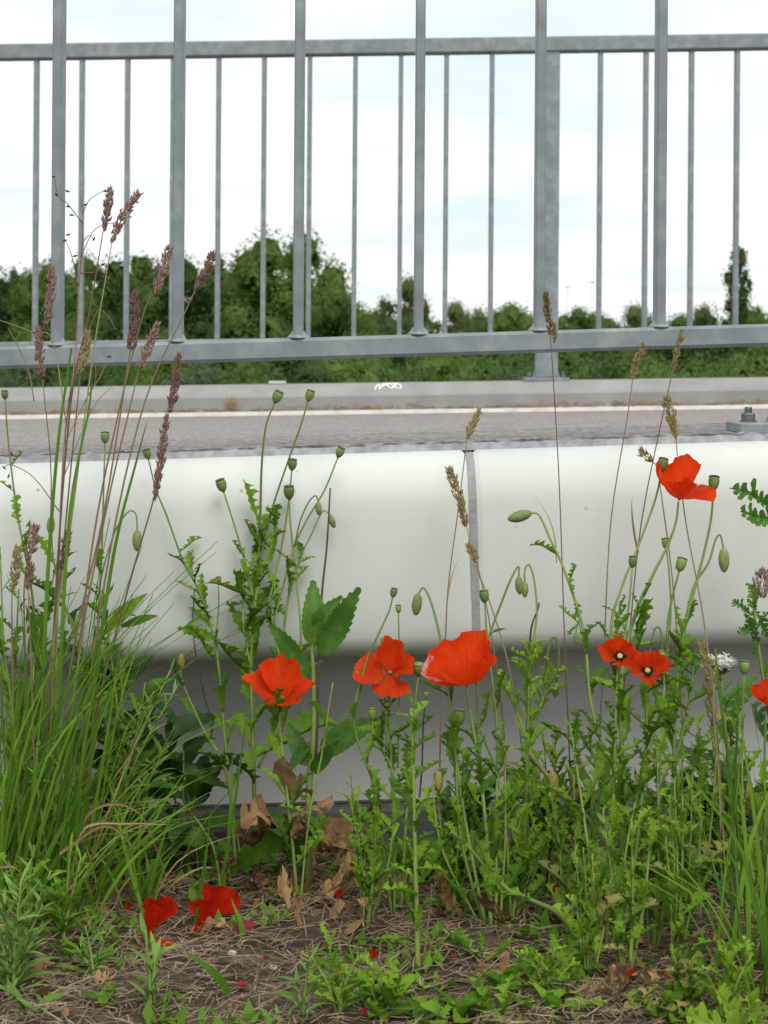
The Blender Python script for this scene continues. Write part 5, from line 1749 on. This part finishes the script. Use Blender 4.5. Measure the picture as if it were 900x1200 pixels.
for i, (x, y, lk, ll, n, lab) in enumerate([(545, 1190, 'oval', (34, 55), 11, 'low rosette of oval leaves at the bottom middle'), (585, 1165, 'oval', (26, 42), 8, 'small oval-leaved rosette right of the bottom middle'),
                                            (690, 1075, 'bright_broad', (36, 56), 10, 'lobed green rosette below the sprawling stem'), (650, 1150, 'poppy', (40, 60), 9, 'feathery rosette near the lower right'),
                                            (765, 1190, 'yellowing', (36, 54), 9, 'yellowing rosette at the lower right'), (500, 1120, 'bright_broad', (34, 50), 6, 'small lobed rosette at the foot of the straight shoot'),
                                            (590, 1190, 'poppy', (36, 54), 8, 'feathery rosette at the bottom edge'), (465, 1185, 'oval', (26, 40), 7, 'small oval rosette below the straight shoot'),
                                            (640, 1195, 'oval', (28, 44), 8, 'oval-leaved seedling at the bottom edge right of middle'), (130, 1195, 'oval', (26, 36), 4, 'tiny seedling at the lower left edge'),
                                            (280, 1190, 'oval', (16, 24), 4, 'tiny seedling in the straw below the fallen petals'), (455, 1050, 'oval', (40, 56), 4, 'pale few-leaved seedling left of the straight shoot'),
                                            (545, 1065, 'bright_broad', (44, 62), 7, 'lobed rosette under the largest bloom'), (610, 1010, 'poppy', (50, 74), 12, 'feathery rosette against the wall foot'),
                                            (715, 1040, 'poppy', (50, 74), 12, 'feathery rosette behind the two small blooms'), (500, 1020, 'poppy', (48, 70), 10, 'feathery rosette near the wall left of the joint'),
                                            (780, 1060, 'poppy', (50, 72), 12, 'feathery rosette below the tall bloom stems'),
                                            (500, 1195, 'bright_broad', (30, 48), 8, 'lobed rosette at the bottom edge left of middle'), (615, 1150, 'oval', (22, 36), 8, 'small oval rosette right of the straight shoot'),
                                            (680, 1198, 'bright_broad', (28, 40), 7, 'lobed rosette at the bottom edge near the yellowing one'), (560, 1135, 'poppy', (34, 50), 7, 'feathery rosette behind the bottom oval rosettes'),
                                            (775, 1190, 'poppy', (36, 56), 9, 'feathery rosette at the bottom edge left of the grass clump'), (330, 1190, 'grey_lance', (24, 36), 8, 'narrow-leaved rosette at the bottom left of the bright seedling'),
                                            (45, 1195, 'grey_lance', (34, 52), 12, 'narrow-leaved rosette at the bottom left corner')]):
    z_ = Plant('leafy_rosette', lab, 'weed', (x, y), 500 + i, RG)
    z_.rosette(n, lk, ll)
z_ = Plant('fern_leaf', 'bright green toothed fern-like leaf at the bottom right edge', 'leaf', (870, 1215), 53, None)
for pp in ([(890, 1215), (806, 1184)], [(880, 1210), (835, 1168)], [(890, 1212), (870, 1170)]):
    z_.leaf(pp, 'lime_fern', up=Vector((0, -0.9, 0.7)), wx=1.2)
for i, (x, y, x2, y2, lab) in enumerate([(268, 1165, 250, 1100, 'single broad green blade leaning left in the straw'), (283, 1100, 300, 1070, 'short green blade beside the wine red petal')]):
    p, d = G(x, y)
    o = inst('grass_shoot', BL[1], None, frame(p, P(x2, y2, d) - p, V3((0.5, 0.2, 1)), 0.0075, (P(x2, y2, d) - p).length, 0.05))
    tag(o, lab, 'grass')

# ------------------------------------------------------------------ litter on the bank
rg = random.Random(99)
b = B()
for i in range(24000):
    X = rg.uniform(-0.62, 0.62)
    Y = 1.02 + 0.84 * rg.random() ** 1.1
    dens = 1.0 if Y < 1.62 else 0.5
    if rg.random() > dens:
        continue
    z = ground_z(X, Y) + rg.uniform(0.0005, 0.006) + (0.006 if rg.random() < 0.12 else 0)
    a = rg.gauss(0.25, 0.9)
    l = rg.uniform(0.004, 0.020) if rg.random() < 0.93 else rg.uniform(0.02, 0.04)
    w = rg.uniform(0.00022, 0.0007)
    t = Vector((math.cos(a), math.sin(a), rg.gauss(0, 0.12)))
    s = Vector((-math.sin(a), math.cos(a), rg.uniform(-0.5, 0.5))) * w
    c = Vector((X, Y, z))
    k = Vector((rg.gauss(0, 0.003), rg.gauss(0, 0.003), rg.uniform(0, 0.004)))
    v = [c - t * l - s, c - t * l + s, c + k - s, c + k + s, c + t * l - s * 0.4, c + t * l + s * 0.4]
    for q in v:
        q.z = max(q.z, ground_z(q.x, q.y) + 0.0004)
    b.add(v, [(0, 2, 3, 1), (2, 4, 5, 3)])
o = part('straw_litter', b.v, b.f, M['straw'], None, smooth=False, origin=Vector((0, 1.45, 0)))
o['label'] = 'dry brown straw scattered over the bank'
kind(o, 'stuff')
# fallen blooms and petals
FG = 'fallen red poppy petals on the straw'
FP = [(182, 1088, 26, 34, 'petal_wilt', 'fallen red bloom lying in straw, left one of the two large ones', 2), (246, 1075, 28, 38, 'petal_wilt', 'fallen red bloom lying in straw, right one of the two large ones', 2),
      (190, 1112, 17, 9, 'petal_wilt', 'flat red petal just below the left fallen bloom', 1), (148, 1080, 12, 10, 'petal_wilt', 'dull red petal half hidden left of the fallen blooms', 1),
      (437, 1136, 13, 12, 'petal_wilt', 'small red petal lying on the bright bushy seedling', 1), (733, 1174, 18, 24, 'petal_wilt', 'crumpled red petal at the lower right among leaves', 1),
      (654, 1062, 9, 18, 'petal_wilt', 'small upright red petal hanging by the sprawling stem', 1), (396, 1074, 9, 12, 'petal_wilt', 'small curled red petal on the dead leaves', 1),
      (417, 1050, 7, 14, 'petal_wilt', 'narrow red petal near the wall left of the straight shoot', 1), (292, 1095, 18, 10, 'wine_petal', 'withered wine red petal below the right fallen bloom', 1),
      (312, 1132, 9, 7, 'wine_petal', 'tiny dark red petal beside the pale pebble', 1), (128, 1147, 11, 6, 'wine_petal', 'faded wine red scrap in the straw at lower left', 1),
      (282, 1155, 9, 6, 'wine_petal', 'faded wine red scrap below the pale pebble', 1), (524, 1072, 12, 8, 'wine_petal', 'dark red petal behind the straight shoot', 1),
      (783, 1158, 9, 7, 'petal_wilt', 'small red petal right of the crumpled lower right one', 1), (472, 1058, 7, 9, 'petal_wilt', 'tiny red petal behind the straight shoot', 1),
      (430, 1196, 10, 6, 'wine_petal', 'pinkish red petal at the bottom edge', 1), (534, 1146, 8, 7, 'wine_petal', 'tiny dark red petal above the oval rosette', 1)]
for i, (x, y, w, h, mt, lab, n) in enumerate(FP):
    p, d = G(x, y)
    p.z = ground_z(p.x, p.y)
    root = thing('fallen_petal' if n == 1 else 'fallen_bloom', lab, 'petal' if n == 1 else 'flower', p, FG)
    R = max(w, h) * d / FPX
    r = random.Random(700 + i)
    up = h > w * 0.75
    for k in range(n + (1 if n == 2 else 0)):
        if up:
            z = V3((r.gauss(0, 0.25), 0.35, 0.9)).normalized()
            m = zframe(p + Vector((0, 0.012 - 0.012 * k, 0.004)), z)
            az_up = math.atan2((m.to_3x3().transposed() @ UP).y, (m.to_3x3().transposed() @ UP).x)
            petal(root, m, az_up + (k - n / 2 + 0.5) * 0.55 + r.gauss(0, 0.15), rad(8 + 12 * k), rad(r.uniform(20, 50)), R * ((1.15, 0.95, 0.8)[k] if n > 1 else 1.0), rad(50 if n > 1 else 46), 800 + i * 5 + k, mt, 1.0)
        else:
            m = zframe(p + Vector((0, 0, 0.006)), Vector((r.gauss(0, 0.1), -0.1, 1)))
            petal(root, m, r.uniform(0, 6.28), rad(5), rad(r.uniform(10, 40)), R * 1.0, rad(75), 800 + i * 5 + k, mt, 1.3)
# dead leaves
DL = [(272, 1085, 60, 'brown dead leaf right below the right fallen bloom'), (300, 1050, 50, 'brown dead leaf above and right of the right fallen bloom'), (330, 1068, 62, 'brown dead leaf midway between fallen bloom and coarse weed'),
      (374, 1068, 58, 'largest brown dead leaf just right of the coarse weed foot'), (394, 1092, 50, 'brown dead leaf beside the small curled red petal'), (352, 1098, 46, 'brown dead leaf straight in front of the coarse weed'),
      (412, 1045, 56, 'brown dead leaf beside the narrow red petal near the wall'), (432, 1008, 52, 'brown dead leaf against the wall footing right of the coarse weed'), (394, 1008, 48, 'brown dead leaf behind the coarse weed against the footing'),
      (302, 1012, 46, 'brown dead leaf at the foot of the tall poppy cluster'), (258, 1040, 46, 'brown dead leaf behind the right fallen bloom'), (425, 1078, 40, 'brown dead leaf left of the star bloom stems'),
      (545, 1092, 44, 'brown dead leaf below the largest bloom stems'), (600, 1102, 38, 'brown dead leaf below the lime green shoot'), (500, 1085, 38, 'brown dead leaf behind the straight shoot'),
      (762, 1132, 50, 'brown dead leaf above the crumpled lower right petal'), (812, 1120, 44, 'brown dead leaf left of the green grass clump'), (756, 1168, 46, 'brown dead leaf right of the crumpled lower right petal'),
      (700, 1182, 50, 'brown dead leaf left of the yellowing rosette'), (722, 1197, 40, 'brown dead leaf at the bottom edge by the yellowing rosette'), (832, 1152, 40, 'brown dead leaf touching the green grass clump'),
      (62, 1142, 44, 'brown dead leaf right of the lower left corner seedling'), (104, 1180, 42, 'brown dead leaf at the lower left in open straw'), (122, 1112, 38, 'brown dead leaf right of the upright narrow-leaved seedling')]
for i, (x, y, s, lab) in enumerate(DL):
    p, d = G(x, y)
    p.z = ground_z(p.x, p.y) + rg.uniform(0.004, 0.016)
    a = rg.uniform(0, 6.28)
    me = LV['dead'][i % len(LV['dead'])]
    o = inst('dead_leaf', me, None, frame(p, Vector((math.cos(a), math.sin(a), rg.uniform(-0.1, 0.5))), Vector((rg.gauss(0, 0.7), rg.gauss(-0.3, 0.7), 1)), s * d / FPX * 0.95, s * d / FPX * 0.85, s * d / FPX * rg.uniform(0.7, 1.4)))
    tag(o, lab, 'leaf', 'dead leaves on the bank')
# small brown leaf scraps and petals too many to count
b = B()
for i in range(2600):
    X = rg.uniform(-0.6, 0.6)
    Y = rg.uniform(1.06, 1.9)
    w = math.exp(-((X + 0.06) / 0.10) ** 2 - ((Y - 1.66) / 0.10) ** 2) + 0.8 * math.exp(-((X - 0.24) / 0.13) ** 2 - ((Y - 1.40) / 0.10) ** 2) + 0.5 * math.exp(-((X + 0.30) / 0.06) ** 2 - ((Y - 1.40) / 0.08) ** 2) + 0.02
    if rg.random() > w:
        continue
    c = Vector((X, Y, ground_z(X, Y) + rg.uniform(0.001, 0.008)))
    l = rg.uniform(0.004, 0.015)
    a = rg.uniform(0, 6.28)
    t = Vector((math.cos(a), math.sin(a), rg.gauss(0, 0.45))) * l
    u = Vector((-math.sin(a), math.cos(a), rg.gauss(0, 0.45))) * l * rg.uniform(0.3, 0.7)
    n = Vector((0, 0, rg.uniform(-0.3, 0.6) * l))
    v = [c - t, c - t * 0.3 + u, c + t * 0.5 + u * 0.7, c + t + n, c + t * 0.3 - u + n, c - t * 0.5 - u * 0.6, c + n * -0.6]
    for q in v:
        q.z = max(q.z, ground_z(q.x, q.y) + 0.0006)
    b.add(v, [(0, 6, 1), (1, 6, 2), (2, 6, 3), (3, 6, 4), (4, 6, 5), (5, 6, 0)])
o = part('leaf_litter', b.v, b.f, M['scrap'], None, smooth=False, origin=Vector((0, 1.45, 0)))
o['label'] = 'small brown dry leaf scraps scattered over the bank'
kind(o, 'stuff')
# pebbles
for x, y, s, lab in ((320, 1128, 6, 'pale round pebble beside a tiny dark red petal'), (232, 1145, 3, 'tiny white pebble in the straw below the fallen blooms'), (272, 1117, 6, 'flat crumbly pale stone below the right fallen bloom')):
    p, d = G(x, y)
    p.z = ground_z(p.x, p.y)
    r = random.Random(x)
    b = B()
    R = s * d / FPX
    k = [(0.3, -0.3), (0.85, -0.1), (1.0, 0.2), (0.8, 0.55), (0.4, 0.75)]
    b.lathe([(a_ * R, z_ * R) for a_, z_ in k], 9, Matrix.Translation(p))
    b.v = [q + Vector((r.gauss(0, 0.08), r.gauss(0, 0.08), r.gauss(0, 0.05))) * R for q in b.v]
    tag(part('pebble', b.v, b.f, M['pebble'], None, origin=p), lab, 'stone', 'pale stones in the straw')
# fine low greenery nobody could count
b = B()
for i in range(6500):
    X = rg.gauss(0, 0.34)
    Y = rg.uniform(1.05, 1.86)
    if abs(X) > 0.6 or (math.sin(X * 23 + 1.5) * math.sin(Y * 19 + X * 5) < 0.15 and Y < 1.7):
        continue
    p = Vector((X, Y, ground_z(X, Y)))
    a = rg.uniform(0, 6.28)
    l = rg.uniform(0.006, 0.022)
    t = Vector((math.cos(a), math.sin(a), rg.uniform(0.2, 1.5))).normalized() * l
    s = Vector((-math.sin(a), math.cos(a), 0)) * l * 0.22
    b.add([p, p + t * 0.5 + s, p + t, p + t * 0.5 - s], [(0, 1, 2, 3)])
o = part('ground_cover', b.v, b.f, M['poppy_leaf'], None, origin=Vector((0, 1.45, 0)))
o['label'] = 'tiny green sprouts scattered across the bank'
kind(o, 'stuff')
